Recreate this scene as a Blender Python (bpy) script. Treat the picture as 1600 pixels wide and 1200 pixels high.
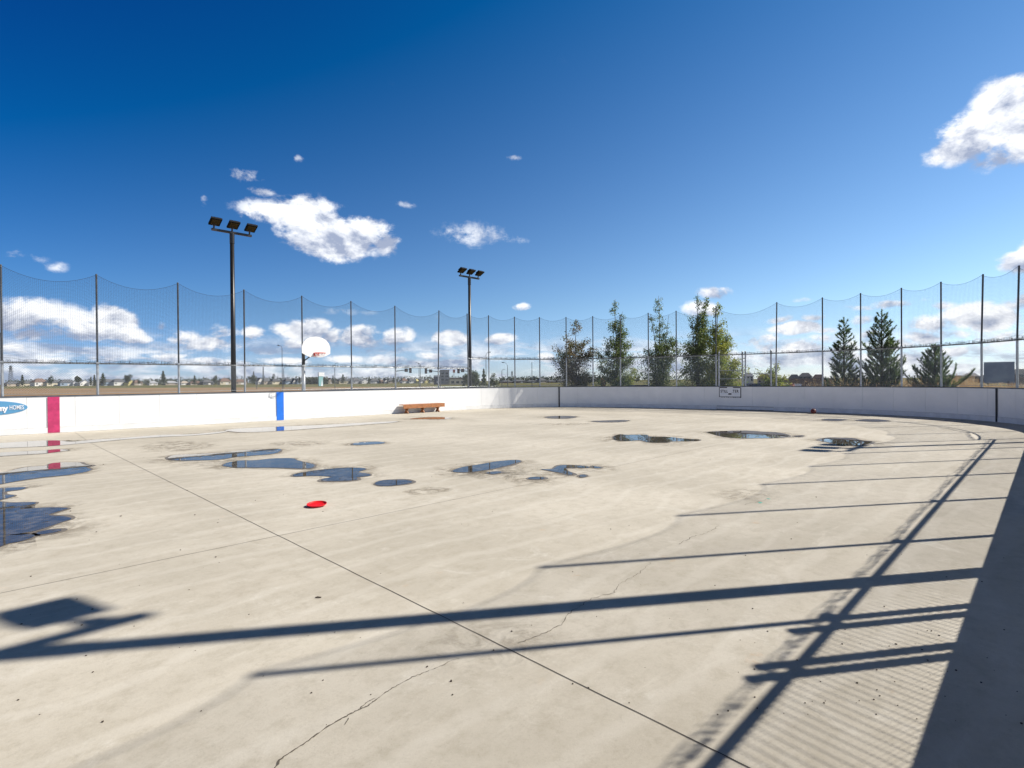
import bpy, math, random
from mathutils import Vector, Matrix, noise as mnoise
random.seed(7)
S = bpy.context.scene
COL = S.collection
for o in list(bpy.data.objects): bpy.data.objects.remove(o)
PI = math.pi

# ------------------------------------------------------------------ camera
FPX, EYE, ROLL = 842.0, 1.65, .0077
PITCH, YAW = math.atan(5.5/842), math.atan2(842, 843)
Fv = Vector((math.cos(YAW)*math.cos(PITCH), math.sin(YAW)*math.cos(PITCH), -math.sin(PITCH)))
R0 = Vector((math.sin(YAW), -math.cos(YAW), 0)); U0 = R0.cross(Fv)
Rv = R0*math.cos(ROLL)-U0*math.sin(ROLL); Uv = U0*math.cos(ROLL)+R0*math.sin(ROLL)
cd = bpy.data.cameras.new('camera'); cam = bpy.data.objects.new('camera', cd); COL.objects.link(cam)
cd.sensor_width = 36; cd.lens = FPX/1600*36; cd.clip_start = .05; cd.clip_end = 6000
cam.matrix_world = Matrix(((Rv.x, Uv.x, -Fv.x, 0), (Rv.y, Uv.y, -Fv.y, 0), (Rv.z, Uv.z, -Fv.z, EYE), (0, 0, 0, 1)))
S.camera = cam

# ------------------------------------------------------------------ light
SUN = Vector((.9155, -.639, 1.0)).normalized()
SUN_EL, SUN_ROT = math.asin(SUN.z), math.atan2(SUN.x, SUN.y)
sl = bpy.data.lights.new('sun', 'SUN'); sl.energy = 5.0; sl.angle = math.radians(.53); sl.color = (1, .935, .84)
so = bpy.data.objects.new('sun', sl); COL.objects.link(so); so.rotation_euler = SUN.to_track_quat('Z', 'Y').to_euler()
S.view_settings.view_transform = 'Standard'; S.view_settings.look = 'None'
S.view_settings.exposure = .50; S.view_settings.gamma = 1
SKY_STRENGTH = .06

# ------------------------------------------------------------------ node helpers
def N(nt, t, **kw):
    n = nt.nodes.new(t)
    for k, v in kw.items():
        if k.startswith('i_'):
            n.inputs[k[2:].replace('_', ' ')].default_value = v
        else: setattr(n, k, v)
    return n
def M2(nt, op, a, b=None, c=None, clamp=False):
    n = nt.nodes.new('ShaderNodeMath'); n.operation = op; n.use_clamp = clamp
    for i, v in enumerate((a, b, c)):
        if v is None: continue
        if isinstance(v, (int, float)): n.inputs[i].default_value = v
        else: nt.links.new(v, n.inputs[i])
    return n.outputs[0]
def MR(nt, v, a, b, c=0, d=1, smooth=True):
    n = nt.nodes.new('ShaderNodeMapRange'); n.interpolation_type = 'SMOOTHSTEP' if smooth else 'LINEAR'
    nt.links.new(v, n.inputs[0])
    for i, x in enumerate((a, b, c, d)): n.inputs[i+1].default_value = x
    return n.outputs[0]
def MIX(nt, f, a, b):
    n = nt.nodes.new('ShaderNodeMix'); n.data_type = 'RGBA'
    for s, v in ((0, f), (6, a), (7, b)):
        if isinstance(v, (int, float)): n.inputs[s].default_value = v
        elif isinstance(v, tuple): n.inputs[s].default_value = (*v[:3], 1)
        else: nt.links.new(v, n.inputs[s])
    return n.outputs[2]
def az_el(px, py):
    d = Fv*FPX+Rv*(px-800)+Uv*(600-py); d.normalize()
    return math.atan2(d.x, d.y), math.asin(d.z)      # azimuth clockwise from +Y

# ------------------------------------------------------------------ world: clear sky with scattered cumulus
w = bpy.data.worlds.new('World'); S.world = w; w.use_nodes = True
nt = w.node_tree; nt.nodes.clear()
out = N(nt, 'ShaderNodeOutputWorld'); bg = N(nt, 'ShaderNodeBackground')
sk = N(nt, 'ShaderNodeTexSky', sky_type='NISHITA', sun_disc=False, sun_elevation=SUN_EL, sun_rotation=SUN_ROT)
sk.altitude = 700; sk.air_density = 1.0; sk.dust_density = .3; sk.ozone_density = 1.0
tc = N(nt, 'ShaderNodeTexCoord'); sep = N(nt, 'ShaderNodeSeparateXYZ'); nt.links.new(tc.outputs['Generated'], sep.inputs[0])
AZ = M2(nt, 'ARCTAN2', sep.outputs[0], sep.outputs[1]); EL = M2(nt, 'ARCSINE', sep.outputs[2])
def noise_at(scale, detail, rough, sx=1., sy=1., ox=0., oy=0., dist=0.):
    c = N(nt, 'ShaderNodeCombineXYZ')
    nt.links.new(M2(nt, 'MULTIPLY_ADD', AZ, sx, ox), c.inputs[0]); nt.links.new(M2(nt, 'MULTIPLY_ADD', EL, sy, oy), c.inputs[1])
    n = N(nt, 'ShaderNodeTexNoise', i_Scale=scale, i_Detail=detail, i_Roughness=rough, i_Distortion=dist)
    nt.links.new(c.outputs[0], n.inputs['Vector']); return n.outputs['Fac']
# (x, y, rx, ry, strength) of each cumulus in photo pixels, turned into directions
CL = [(430,334,62,22,1.0),(482,344,62,40,1.2),(525,372,74,38,1.2),(572,362,52,26,1.1),(600,378,30,22,1.0),(470,375,50,24,.9),
 (382,273,30,15,.9),(408,298,24,9,.8),(730,366,56,22,.66),(785,372,44,13,.6),(466,247,12,7,.6),(632,318,22,8,.6),(322,316,9,16,.6),
 (1530,210,75,44,1.25),(1490,235,50,28,1.0),(1580,160,60,44,1.3),(1560,250,60,24,.95),(1600,215,45,50,1.2),
 (1578,414,44,20,1.1),(1600,400,30,26,1.1),(1580,478,30,12,.8),(806,248,18,8,.7),(866,238,8,5,.5),
 (1122,459,32,11,.95),(1096,486,30,14,.9),(820,481,18,8,.95),(876,483,10,6,.6),(1145,475,20,5,.5),
 (40,400,45,10,.6),(88,417,22,12,.65),(60,486,70,26,1.2),(20,492,60,28,1.2),(110,500,60,24,1.1),(180,498,36,24,1.25),(140,515,50,22,1.1),(215,528,30,12,.9),(190,522,45,16,1.1),(80,520,90,16,1.0),(30,545,60,18,.9),
 (255,507,14,8,.9),(285,528,34,14,.95),(350,520,30,16,.8),(395,520,22,14,.95),(330,540,70,16,.9),(420,545,50,12,.8),
 (452,519,34,16,1.1),(490,514,32,16,1.15),(520,525,26,14,1.0),(455,538,44,12,.9),(562,525,34,17,1.15),(580,534,40,12,.9),(622,527,32,16,1.15),
 (536,490,34,6,.5),(575,491,18,5,.5),(690,496,22,6,.4),(705,529,26,13,1.15),(668,535,18,6,.55),(782,528,24,10,1.1),(730,562,25,6,.6),
 (600,560,40,10,.8),(625,562,26,9,.9),(850,558,24,10,1.0),(930,562,30,8,.5),
 (1250,472,26,6,.62),(1240,515,44,11,1.15),(1265,500,20,6,.8),(1370,520,26,9,.9),(1470,478,26,8,.8),(1525,545,50,12,1.0),(1290,518,30,7,.8),(1190,530,36,12,1.0),(1200,543,40,12,.9),(1290,532,26,10,.9),(1330,540,30,14,.9),
 (1400,474,50,9,.9),(1340,482,36,6,.7),(1450,508,50,16,1.05),(1510,492,46,20,1.15),(1550,500,40,22,1.15),(1440,528,40,12,1.0),(1590,470,24,12,.9),(1560,530,60,14,.95),(1490,520,40,12,.9),
 (60,565,70,9,.9),(170,560,60,10,.95),(260,558,40,9,.9),(330,568,60,8,.85),(450,566,50,8,.85),(540,560,40,8,.85),(680,556,34,8,.9),(640,545,20,8,.8),(1255,545,46,12,1.05),(1215,500,26,7,.8),(1345,500,26,8,.8),(1400,540,40,12,1.05),(1480,548,44,12,1.05),(1330,556,50,10,.95),
 (1180,560,60,14,.8),(1300,562,70,16,.85),(1430,560,70,18,.85),(1550,560,70,20,.9)]
wx = noise_at(9, 3, .5, 1, 1, 3.1, 7.7); wy = noise_at(9, 3, .5, 1, 1, 13.1, 2.7)
AZw = M2(nt, 'ADD', AZ, M2(nt, 'MULTIPLY', M2(nt, 'SUBTRACT', wx, .5), .05))
ELw = M2(nt, 'ADD', EL, M2(nt, 'MULTIPLY', M2(nt, 'SUBTRACT', wy, .5), .03))
field = None; base = None
for (x, y, rx, ry, s) in CL:
    a0, e0 = az_el(x, y); a1, e1 = az_el(x+10, y); kx = math.hypot(a1-a0, e1-e0)/10; a2, e2 = az_el(x, y-10); ky = abs(e2-e0)/10
    dx = M2(nt, 'MULTIPLY', M2(nt, 'SUBTRACT', AZw, a0), 1/(kx*rx)); dy = M2(nt, 'MULTIPLY', M2(nt, 'SUBTRACT', ELw, e0), 1/(ky*ry))
    r2 = M2(nt, 'MULTIPLY_ADD', dx, dx, M2(nt, 'MULTIPLY', dy, dy))
    f = M2(nt, 'MULTIPLY', M2(nt, 'SUBTRACT', 1.0, M2(nt, 'MULTIPLY', r2, .5), clamp=True), s)
    g = M2(nt, 'MULTIPLY', f, dy)           # which side of the cloud: + top, - base
    field = f if field is None else M2(nt, 'SMOOTH_MAX', field, f, .12)
    base = g if base is None else M2(nt, 'ADD', base, g)
nA = noise_at(13, 9, .62, 1, 1.5, 0, 0, .25); nB = noise_at(13, 9, .62, 1, 1.5, -.012, -.022, .25)
nF = noise_at(60, 6, .65, 1, 1.3, 2, 5)
# low band of layered cumulus towards the horizon
bandn = noise_at(7.0, 9, .62, 1.0, 4.2, 4.3, 1.2, .3)
bandv = MR(nt, EL, .095, .035); band = M2(nt, 'MULTIPLY', bandv, MR(nt, bandn, .44, .56, .12, 1.0))
dens_in = M2(nt, 'ADD', field, M2(nt, 'MULTIPLY', M2(nt, 'SUBTRACT', nA, .5), 2.1))
dens_in = M2(nt, 'ADD', dens_in, M2(nt, 'MULTIPLY', M2(nt, 'SUBTRACT', nF, .5), .75))
gate = MR(nt, field, .08, .3)
dens = M2(nt, 'MULTIPLY', M2(nt, 'MULTIPLY', MR(nt, dens_in, .41, .92), gate), MR(nt, field, .3, .85, .22, 1.0))
dens = M2(nt, 'MAXIMUM', dens, M2(nt, 'MULTIPLY', band, .88))
lit = M2(nt, 'MULTIPLY_ADD', M2(nt, 'SUBTRACT', nA, nB), 4.2, .60)
lit = M2(nt, 'ADD', lit, M2(nt, 'MULTIPLY', base, .5))
lit = M2(nt, 'ADD', lit, M2(nt, 'MULTIPLY', M2(nt, 'SUBTRACT', bandn, .52), M2(nt, 'MULTIPLY', bandv, -2.2)), clamp=True)
ccol = MIX(nt, lit, (4.6, 5.4, 7.4), (13.6, 13.9, 14.4))
# polarised, deeply saturated sky: each channel thins with height and with distance from the sun
vdot = N(nt, 'ShaderNodeVectorMath', operation='DOT_PRODUCT'); nt.links.new(tc.outputs['Generated'], vdot.inputs[0]); vdot.inputs[1].default_value = SUN
cmb = N(nt, 'ShaderNodeCombineXYZ'); GK = .01/(SKY_STRENGTH*2**S.view_settings.exposure)
for i, (a, b_, c, lo) in enumerate(((8.5, 8.1, -21.0, .12), (10.35, 6.7, -13.8, 3.0), (12.9, 3.9, -7.4, 6.0))):
    v = M2(nt, 'MULTIPLY_ADD', vdot.outputs['Value'], b_*GK, a*GK); v = M2(nt, 'MULTIPLY_ADD', sep.outputs[2], c*GK, v); nt.links.new(M2(nt, 'MAXIMUM', v, lo*GK), cmb.inputs[i])
tint = N(nt, 'ShaderNodeMix', data_type='RGBA', blend_type='MULTIPLY'); tint.inputs[0].default_value = 1
hi = MR(nt, sep.outputs[2], .60, .76)  # zenith above the view dimmed and greyed to darken the shade below
cst = N(nt, 'ShaderNodeCombineXYZ'); [setattr(cst.inputs[i], 'default_value', v_*GK) for i, v_ in enumerate((.85, .78, .70))]
lo_m = MR(nt, sep.outputs[2], .14, .02); hz_ = N(nt, 'ShaderNodeCombineXYZ')
for i, k_ in enumerate((-.10, -.03, .22)): nt.links.new(M2(nt, 'MULTIPLY_ADD', lo_m, k_, 1.0), hz_.inputs[i])
hm_ = N(nt, 'ShaderNodeVectorMath', operation='MULTIPLY'); nt.links.new(cmb.outputs[0], hm_.inputs[0]); nt.links.new(hz_.outputs[0], hm_.inputs[1])
tintv = MIX(nt, hi, hm_.outputs[0], cst.outputs[0])
nt.links.new(sk.outputs[0], tint.inputs[6]); nt.links.new(tintv, tint.inputs[7])
# unseen low clouds added behind and beside the viewpoint to light the shaded boards
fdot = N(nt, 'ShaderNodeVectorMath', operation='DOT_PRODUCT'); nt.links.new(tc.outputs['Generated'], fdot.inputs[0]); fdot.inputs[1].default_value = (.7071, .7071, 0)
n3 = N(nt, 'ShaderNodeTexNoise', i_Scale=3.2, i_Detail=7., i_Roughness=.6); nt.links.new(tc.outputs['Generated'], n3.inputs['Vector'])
fill_clouds = M2(nt, 'MULTIPLY', M2(nt, 'MULTIPLY', MR(nt, fdot.outputs['Value'], .55, .35), MR(nt, EL, .36, .14)), MR(nt, n3.outputs['Fac'], .38, .52))
dens = M2(nt, 'MAXIMUM', dens, fill_clouds)
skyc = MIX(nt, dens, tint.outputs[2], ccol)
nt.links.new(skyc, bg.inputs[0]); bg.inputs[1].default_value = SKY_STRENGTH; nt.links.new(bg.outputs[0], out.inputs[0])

# ------------------------------------------------------------------ placement helpers
def ray(px, py): return Fv*FPX+Rv*(px-800)+Uv*(600-py)
def gnd(px, py, z=0.):
    d = ray(px, py); t = (z-EYE)/d.z; return Vector((d.x*t, d.y*t, z))
def hor(px): return 594.5-.0077*(px-800)
def at(px, Z, z=-.3):
    """ground point seen in column px at depth Z metres"""
    d = Fv*FPX+Rv*(px-800); h = Vector((d.x, d.y, 0)); k = Z/(h.dot(Vector((math.cos(YAW), math.sin(YAW), 0)))); return Vector((h.x*k, h.y*k, z))
def zt(px, py, Z): return EYE+(hor(px)-py)/FPX*Z     # height of something seen at py, Z metres deep

# ------------------------------------------------------------------ materials
MATS = {}
def mat(name, col, rough=.6, metal=0., bump=0., bscale=20., var=0., vscale=3., spec=.5, coat=0., col2=None):
    m = bpy.data.materials.new(name); m.use_nodes = True; t = m.node_tree; b = t.nodes['Principled BSDF']
    b.inputs['Roughness'].default_value = rough; b.inputs['Metallic'].default_value = metal
    b.inputs['Specular IOR Level'].default_value = spec; b.inputs['Coat Weight'].default_value = coat
    tcn = N(t, 'ShaderNodeTexCoord')
    if var or col2:
        n = N(t, 'ShaderNodeTexNoise', i_Scale=vscale, i_Detail=6., i_Roughness=.6); t.links.new(tcn.outputs['Object'], n.inputs['Vector'])
        c2 = col2 or tuple(c*(1-var) for c in col)
        t.links.new(MIX(t, MR(t, n.outputs['Fac'], .35, .65), col, c2), b.inputs['Base Color'])
    else: b.inputs['Base Color'].default_value = (*col, 1)
    if bump:
        n = N(t, 'ShaderNodeTexNoise', i_Scale=bscale, i_Detail=5.); t.links.new(tcn.outputs['Object'], n.inputs['Vector'])
        bp = N(t, 'ShaderNodeBump', i_Strength=bump, i_Distance=.01); t.links.new(n.outputs['Fac'], bp.inputs['Height']); t.links.new(bp.outputs[0], b.inputs['Normal'])
    MATS[name] = m; return m
matte = mat('matte_black_housing', (.012, .012, .013), .85, spec=.15)
kickm = mat('kick_plate_plastic', (.78, .79, .79), .45, 0, .1, 20, .12, 3)
galv = mat('galvanised_steel', (.46, .49, .52), .42, .6, .15, 60, .25, 8)
darksteel = mat('weathered_steel', (.13, .14, .155), .5, .5, .1, 60, .3, 6)
wire = mat('chain_link_wire', (.34, .37, .40), .45, .5)
netm = mat('net_cord', (.030, .032, .036), .85)
black = mat('black_paint', (.012, .012, .014), .38, 0, .08, 40, .3, 5)
caprail = mat('cap_rail_steel', (.12, .14, .17), .4, .4, .1, 30, .3, 4)
lens = mat('floodlight_lens', (.075, .05, .022), .5, 0, .3, 90, .5, 25, spec=.2)
redst = mat('red_stripe', (.58, .045, .16), .4, 0, 0, 20, .25, 6)
bluest = mat('blue_stripe', (.015, .17, .72), .4, 0, 0, 20, .1, 6)
blackst = mat('black_stripe', (.02, .022, .028), .5)
woodm = mat('stained_bench_wood', (.42, .17, .065), .6, 0, .3, 30, .35, 9)
orange = mat('orange_rim_paint', (.62, .045, .02), .5)
whitep = mat('white_backboard', (.86, .86, .85), .35, 0, 0, 20, .05, 3)
ropew = mat('white_net_rope', (.72, .72, .74), .8)
redplast = mat('red_plastic', (.70, .012, .018), .5, 0, 0, 20, .08, 5, .3)
ballm = mat('red_rubber', (.12, .018, .022), .5, 0, .3, 120)
bluel = mat('sign_blue', (.10, .30, .52), .4); whitel = mat('sign_white', (.85, .86, .88), .4)
asph = mat('asphalt', (.055, .056, .06), .9, 0, .3, 30, .3, .6)
bark = mat('bark', (.16, .13, .10), .9, 0, .4, 30, .4, 5); pbark = mat('pine_bark', (.09, .065, .05), .9, 0, .4, 30, .4, 5)
crackm = mat('dark_crack', (.10, .085, .065), .95); jointm = mat('joint_filler', (.045, .04, .034), .95, 0, 0, 20, .5, 2, col2=(.12,.105,.09))
jointl = mat('pale_joint', (.42, .39, .34), .9)
debris = mat('dark_debris', (.05, .035, .025), .9); teal = mat('teal_scuff', (.12, .42, .34), .7)

def leafmat(name, c1, c2, c3, trans=.35, scale=1.6):
    m = bpy.data.materials.new(name); m.use_nodes = True; t = m.node_tree; b = t.nodes['Principled BSDF']
    tcn = N(t, 'ShaderNodeTexCoord'); n = N(t, 'ShaderNodeTexNoise', i_Scale=scale, i_Detail=3.); t.links.new(tcn.outputs['Object'], n.inputs['Vector'])
    n2 = N(t, 'ShaderNodeTexWhiteNoise', noise_dimensions='3D')
    q = N(t, 'ShaderNodeVectorMath', operation='SNAP'); q.inputs[1].default_value = (.09, .09, .09); t.links.new(tcn.outputs['Object'], q.inputs[0]); t.links.new(q.outputs[0], n2.inputs['Vector'])
    c = MIX(t, MR(t, n.outputs['Fac'], .42, .6), c1, c2); c = MIX(t, MR(t, n2.outputs['Value'], .72, .98), c, c3)
    t.links.new(c, b.inputs['Base Color']); b.inputs['Roughness'].default_value = .45
    tr = N(t, 'ShaderNodeBsdfTranslucent'); t.links.new(c, tr.inputs[0]); mx = N(t, 'ShaderNodeMixShader'); mx.inputs[0].default_value = trans
    t.links.new(b.outputs[0], mx.inputs[1]); t.links.new(tr.outputs[0], mx.inputs[2]); t.links.new(mx.outputs[0], t.nodes['Material Output'].inputs[0]); return m
leafA = leafmat('poplar_leaves', (.10, .16, .04), (.16, .22, .06), (.34, .36, .18), .55)
leafR = leafmat('reddish_leaves', (.13, .15, .06), (.20, .14, .07), (.36, .33, .19), .55)
leafY = leafmat('yellow_green_leaves', (.18, .25, .04), (.33, .35, .07), (.45, .43, .12), .6)
leafP = leafmat('pine_needles', (.075, .135, .045), (.12, .185, .055), (.24, .30, .11), .6, 2.5)
leafF = leafmat('far_foliage', (.028, .045, .018), (.05, .065, .022), (.08, .085, .03), .2, .25)
weedm = leafmat('dry_weeds', (.52, .38, .20), (.38, .23, .11), (.66, .55, .34), .5, .9)
bushm = leafmat('verge_bush', (.07, .085, .028), (.13, .13, .045), (.20, .17, .07), .3, .8)

# concrete
def concrete(name='rink_concrete', k=1.0):
    m = bpy.data.materials.new(name); m.use_nodes = True; t = m.node_tree; b = t.nodes['Principled BSDF']
    tcn = N(t, 'ShaderNodeTexCoord'); mp = N(t, 'ShaderNodeMapping'); t.links.new(tcn.outputs['Object'], mp.inputs[0])
    def nz(sc, de, ro=.6, src=None, dist=0.):
        n = N(t, 'ShaderNodeTexNoise', i_Scale=sc, i_Detail=de, i_Roughness=ro, i_Distortion=dist); t.links.new(src or mp.outputs[0], n.inputs['Vector']); return n.outputs['Fac']
    m2 = N(t, 'ShaderNodeMapping'); m2.inputs['Rotation'].default_value = (0, 0, -.35); m2.inputs['Scale'].default_value = (.6, 1.3, 1); t.links.new(tcn.outputs['Object'], m2.inputs[0])
    m3 = N(t, 'ShaderNodeMapping'); m3.inputs['Rotation'].default_value = (0, 0, .9); m3.inputs['Scale'].default_value = (.5, 1.9, 1); t.links.new(tcn.outputs['Object'], m3.inputs[0])
    c = MIX(t, MR(t, nz(.35, 5), .34, .66), (.435*k, .40*k, .33*k), (.54*k, .50*k, .42*k))
    c = MIX(t, M2(t, 'MULTIPLY', MR(t, nz(1.3, 8, .68, m2.outputs[0], .6), .45, .72), .22), c, (.36*k, .32*k, .25*k))
    c = MIX(t, M2(t, 'MULTIPLY', MR(t, nz(2.2, 9, .72, m3.outputs[0], 1.2), .50, .74), .32), c, (.66*k, .63*k, .55*k))
    c = MIX(t, M2(t, 'MULTIPLY', MR(t, nz(6, 11, .78), .44, .70), .5), c, (.33*k, .295*k, .225*k))
    c = MIX(t, M2(t, 'MULTIPLY', MR(t, nz(110, 4, .7), .57, .74), .5), c, (.24*k, .21*k, .18*k))
    c = MIX(t, M2(t, 'MULTIPLY', MR(t, nz(2.6, 5, .6, None, 0), .66, .78), .5), c, (.50*k, .34*k, .20*k))
    c = MIX(t, M2(t, 'MULTIPLY', MR(t, nz(.75, 10, .7, None, 1.6), .56, .74), .34), c, (.30*k, .255*k, .19*k))
    c = MIX(t, M2(t, 'MULTIPLY', MR(t, nz(1.9, 12, .78, None, .8), .54, .72), .42), c, (.68*k, .66*k, .60*k))
    c = MIX(t, M2(t, 'MULTIPLY', MR(t, nz(28, 8, .8), .50, .72), .35), c, (.30*k, .27*k, .22*k))
    # faint arcs left by the power trowel
    wv = N(t, 'ShaderNodeTexWave', wave_type='RINGS', i_Scale=.55, i_Distortion=7., i_Detail=4.); wv.inputs['Detail Scale'].default_value = .7; t.links.new(tcn.outputs['Object'], wv.inputs['Vector'])
    c = MIX(t, M2(t, 'MULTIPLY', MR(t, wv.outputs['Fac'], .82, 1.0), .16), c, (.66*k, .63*k, .56*k))
    t.links.new(c, b.inputs['Base Color']); b.inputs['Roughness'].default_value = .78; b.inputs['Specular IOR Level'].default_value = .35
    bp = N(t, 'ShaderNodeBump', i_Strength=.35, i_Distance=.004); t.links.new(nz(45, 7, .7), bp.inputs['Height']); t.links.new(bp.outputs[0], b.inputs['Normal']); return m
conc = concrete(); damp = mat('damp_concrete', (.19, .165, .13), .5, 0, .2, 40, .25, 3)
def watermat():
    m = bpy.data.materials.new('puddle_water'); m.use_nodes = True; t = m.node_tree; b = t.nodes['Principled BSDF']
    b.inputs['Base Color'].default_value = (.075, .062, .048, 1); b.inputs['Roughness'].default_value = .0; b.inputs['IOR'].default_value = 1.37
    tcn = N(t, 'ShaderNodeTexCoord'); n = N(t, 'ShaderNodeTexNoise', i_Scale=2.2, i_Detail=2.); t.links.new(tcn.outputs['Object'], n.inputs['Vector'])
    n5 = N(t, 'ShaderNodeTexNoise', i_Scale=5., i_Detail=8., i_Roughness=.75); t.links.new(tcn.outputs['Object'], n5.inputs['Vector'])
    t.links.new(MIX(t, MR(t, n5.outputs['Fac'], .42, .68), (.045, .038, .030), (.15, .125, .09)), b.inputs['Base Color']); t.links.new(MR(t, n5.outputs['Fac'], .60, .74, 0., .12), b.inputs['Roughness'])
    bp = N(t, 'ShaderNodeBump', i_Strength=.07, i_Distance=.01); t.links.new(n.outputs['Fac'], bp.inputs['Height']); t.links.new(bp.outputs[0], b.inputs['Normal']); return m
water = watermat()
def boardmat():
    m = bpy.data.materials.new('white_board_plastic'); m.use_nodes = True; t = m.node_tree; b = t.nodes['Principled BSDF']
    tcn = N(t, 'ShaderNodeTexCoord'); sp = N(t, 'ShaderNodeSeparateXYZ'); t.links.new(tcn.outputs['Object'], sp.inputs[0])
    n = N(t, 'ShaderNodeTexNoise', i_Scale=1.2, i_Detail=6.); t.links.new(tcn.outputs['Object'], n.inputs['Vector'])
    n2 = N(t, 'ShaderNodeTexNoise', i_Scale=9., i_Detail=8., i_Roughness=.75); t.links.new(tcn.outputs['Object'], n2.inputs['Vector'])
    c = MIX(t, MR(t, n.outputs['Fac'], .3, .7), (.87, .875, .87), (.80, .81, .81))
    c = MIX(t, M2(t, 'MULTIPLY', MR(t, n2.outputs['Fac'], .60, .78), .35), c, (.50, .50, .49))
    ms = N(t, 'ShaderNodeMapping'); ms.inputs['Scale'].default_value = (3, 3, 14); t.links.new(tcn.outputs['Object'], ms.inputs[0])
    n4 = N(t, 'ShaderNodeTexNoise', i_Scale=2.2, i_Detail=5., i_Roughness=.7); t.links.new(ms.outputs[0], n4.inputs['Vector'])
    c = MIX(t, M2(t, 'MULTIPLY', MR(t, n4.outputs['Fac'], .66, .74), .5), c, (.25, .25, .26))
    low = M2(t, 'MULTIPLY', MR(t, sp.outputs[2], .25, .02), MR(t, n2.outputs['Fac'], .4, .65)); c = MIX(t, M2(t, 'MULTIPLY', low, .45), c, (.50, .45, .37))
    t.links.new(c, b.inputs['Base Color']); b.inputs['Roughness'].default_value = .38
    bp = N(t, 'ShaderNodeBump', i_Strength=.1, i_Distance=.01); t.links.new(n.outputs['Fac'], bp.inputs['Height']); t.links.new(bp.outputs[0], b.inputs['Normal']); return m
boardm = boardmat()

# ------------------------------------------------------------------ mesh builder
class MB:
    def __init__(s): s.v = []; s.f = []
    def add(s, vs, fs):
        o = len(s.v); s.v += [tuple(x) for x in vs]; s.f += [tuple(i+o for i in f) for f in fs]
    def box(s, c, sx, sy, sz, rz=0., M=None):
        a, b, d = sx/2, sy/2, sz/2; vs = []
        for z in (-d, d):
            for x, y in ((-a, -b), (a, -b), (a, b), (-a, b)):
                p = Vector((x*math.cos(rz)-y*math.sin(rz), x*math.sin(rz)+y*math.cos(rz), z))
                if M is not None: p = M @ Vector((x, y, z))
                vs.append(p+Vector(c))
        s.add(vs, [(3, 2, 1, 0), (4, 5, 6, 7), (0, 1, 5, 4), (1, 2, 6, 5), (2, 3, 7, 6), (3, 0, 4, 7)])
    def tube(s, pts, r, n=8, cap=True):
        pts = [Vector(p) for p in pts]; rs = r if isinstance(r, (list, tuple)) else [r]*len(pts); o = len(s.v); vs = []; fs = []
        for i, p in enumerate(pts):
            d = (pts[min(i+1, len(pts)-1)]-pts[max(i-1, 0)]).normalized()
            ref = Vector((0, 0, 1)) if abs(d.z) < .9 else Vector((1, 0, 0)); a = d.cross(ref).normalized(); b = d.cross(a)
            for k in range(n):
                t = 2*PI*k/n; vs.append(p+(a*math.cos(t)+b*math.sin(t))*rs[i])
        for i in range(len(pts)-1):
            for k in range(n): fs.append((i*n+k, i*n+(k+1) % n, (i+1)*n+(k+1) % n, (i+1)*n+k))
        if cap: fs.append(tuple(range(n-1, -1, -1))); fs.append(tuple(range((len(pts)-1)*n, len(pts)*n)))
        s.add(vs, fs)
    def build(s, name, m, parent=None, smooth=False, loc=None, **tags):
        me = bpy.data.meshes.new(name)
        if loc is not None: s.v = [(x-loc[0], y-loc[1], z-loc[2]) for x, y, z in s.v]
        me.from_pydata(s.v, [], s.f); me.materials.append(m)
        if smooth: me.polygons.foreach_set('use_smooth', [True]*len(me.polygons))
        me.update(); o = bpy.data.objects.new(name, me); COL.objects.link(o)
        if loc is not None: o.location = loc
        if parent: o.parent = parent
        for k, v in tags.items(): o[k] = v
        return o
def empty(name, loc=(0, 0, 0), rz=0., **tags):
    o = bpy.data.objects.new(name, None); COL.objects.link(o); o.location = loc; o.rotation_euler = (0, 0, rz); o.empty_display_size = .3
    for k, v in tags.items(): o[k] = v
    return o
def copy_tree(o, parent=None):
    c = o.copy(); COL.objects.link(c); c.parent = parent
    for ch in [x for x in COL.objects if x.parent == o]: copy_tree(ch, c)
    return c
def sheet(name, pts, z, m, thick=0., **tags):
    b = MB(); b.add([(p[0], p[1], z) for p in pts], [tuple(range(len(pts)))]); return b.build(name, m, **tags)

# ------------------------------------------------------------------ rink outline
near = [(x, -.40) for x in (-14, -8, -2, 4, 10, 16, 20.5)]
curve = [(22.3, -.35), (23.9, .02), (25.2, .62), (26.1, 1.26), (26.95, 2.1), (27.65, 3.15), (28.2, 4.45), (28.55, 6.0), (28.72, 7.8), (28.72, 9.9), (28.5, 12.3),
         (28.1, 14.5), (27.65, 16.5), (27.1, 18.2), (26.45, 19.75), (25.5, 21.15), (24.4, 22.15), (23.05, 22.95), (21.6, 23.4)]
left = [(x, 23.6 if x > 5 else 23.6+(5-x)*.05 if x > -2 else 23.95) for x in (19.8, 16, 12, 8, 4, 0, -5, -14)]
ctl = near+curve+left
def cr(p0, p1, p2, p3, t):
    return tuple(.5*((2*b)+(-a+c)*t+(2*a-5*b+4*c-d)*t*t+(-a+3*b-3*c+d)*t**3) for a, b, c, d in zip(p0, p1, p2, p3))
PL = []
for i in range(len(ctl)-1):
    p = [ctl[max(i-1, 0)], ctl[i], ctl[i+1], ctl[min(i+2, len(ctl)-1)]]; n = 8
    for k in range(n): PL.append(cr(*p, k/n))
PL.append(ctl[-1])
CUM = [0.]
for a, b in zip(PL, PL[1:]): CUM.append(CUM[-1]+math.hypot(b[0]-a[0], b[1]-a[1]))
TOT = CUM[-1]
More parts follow.
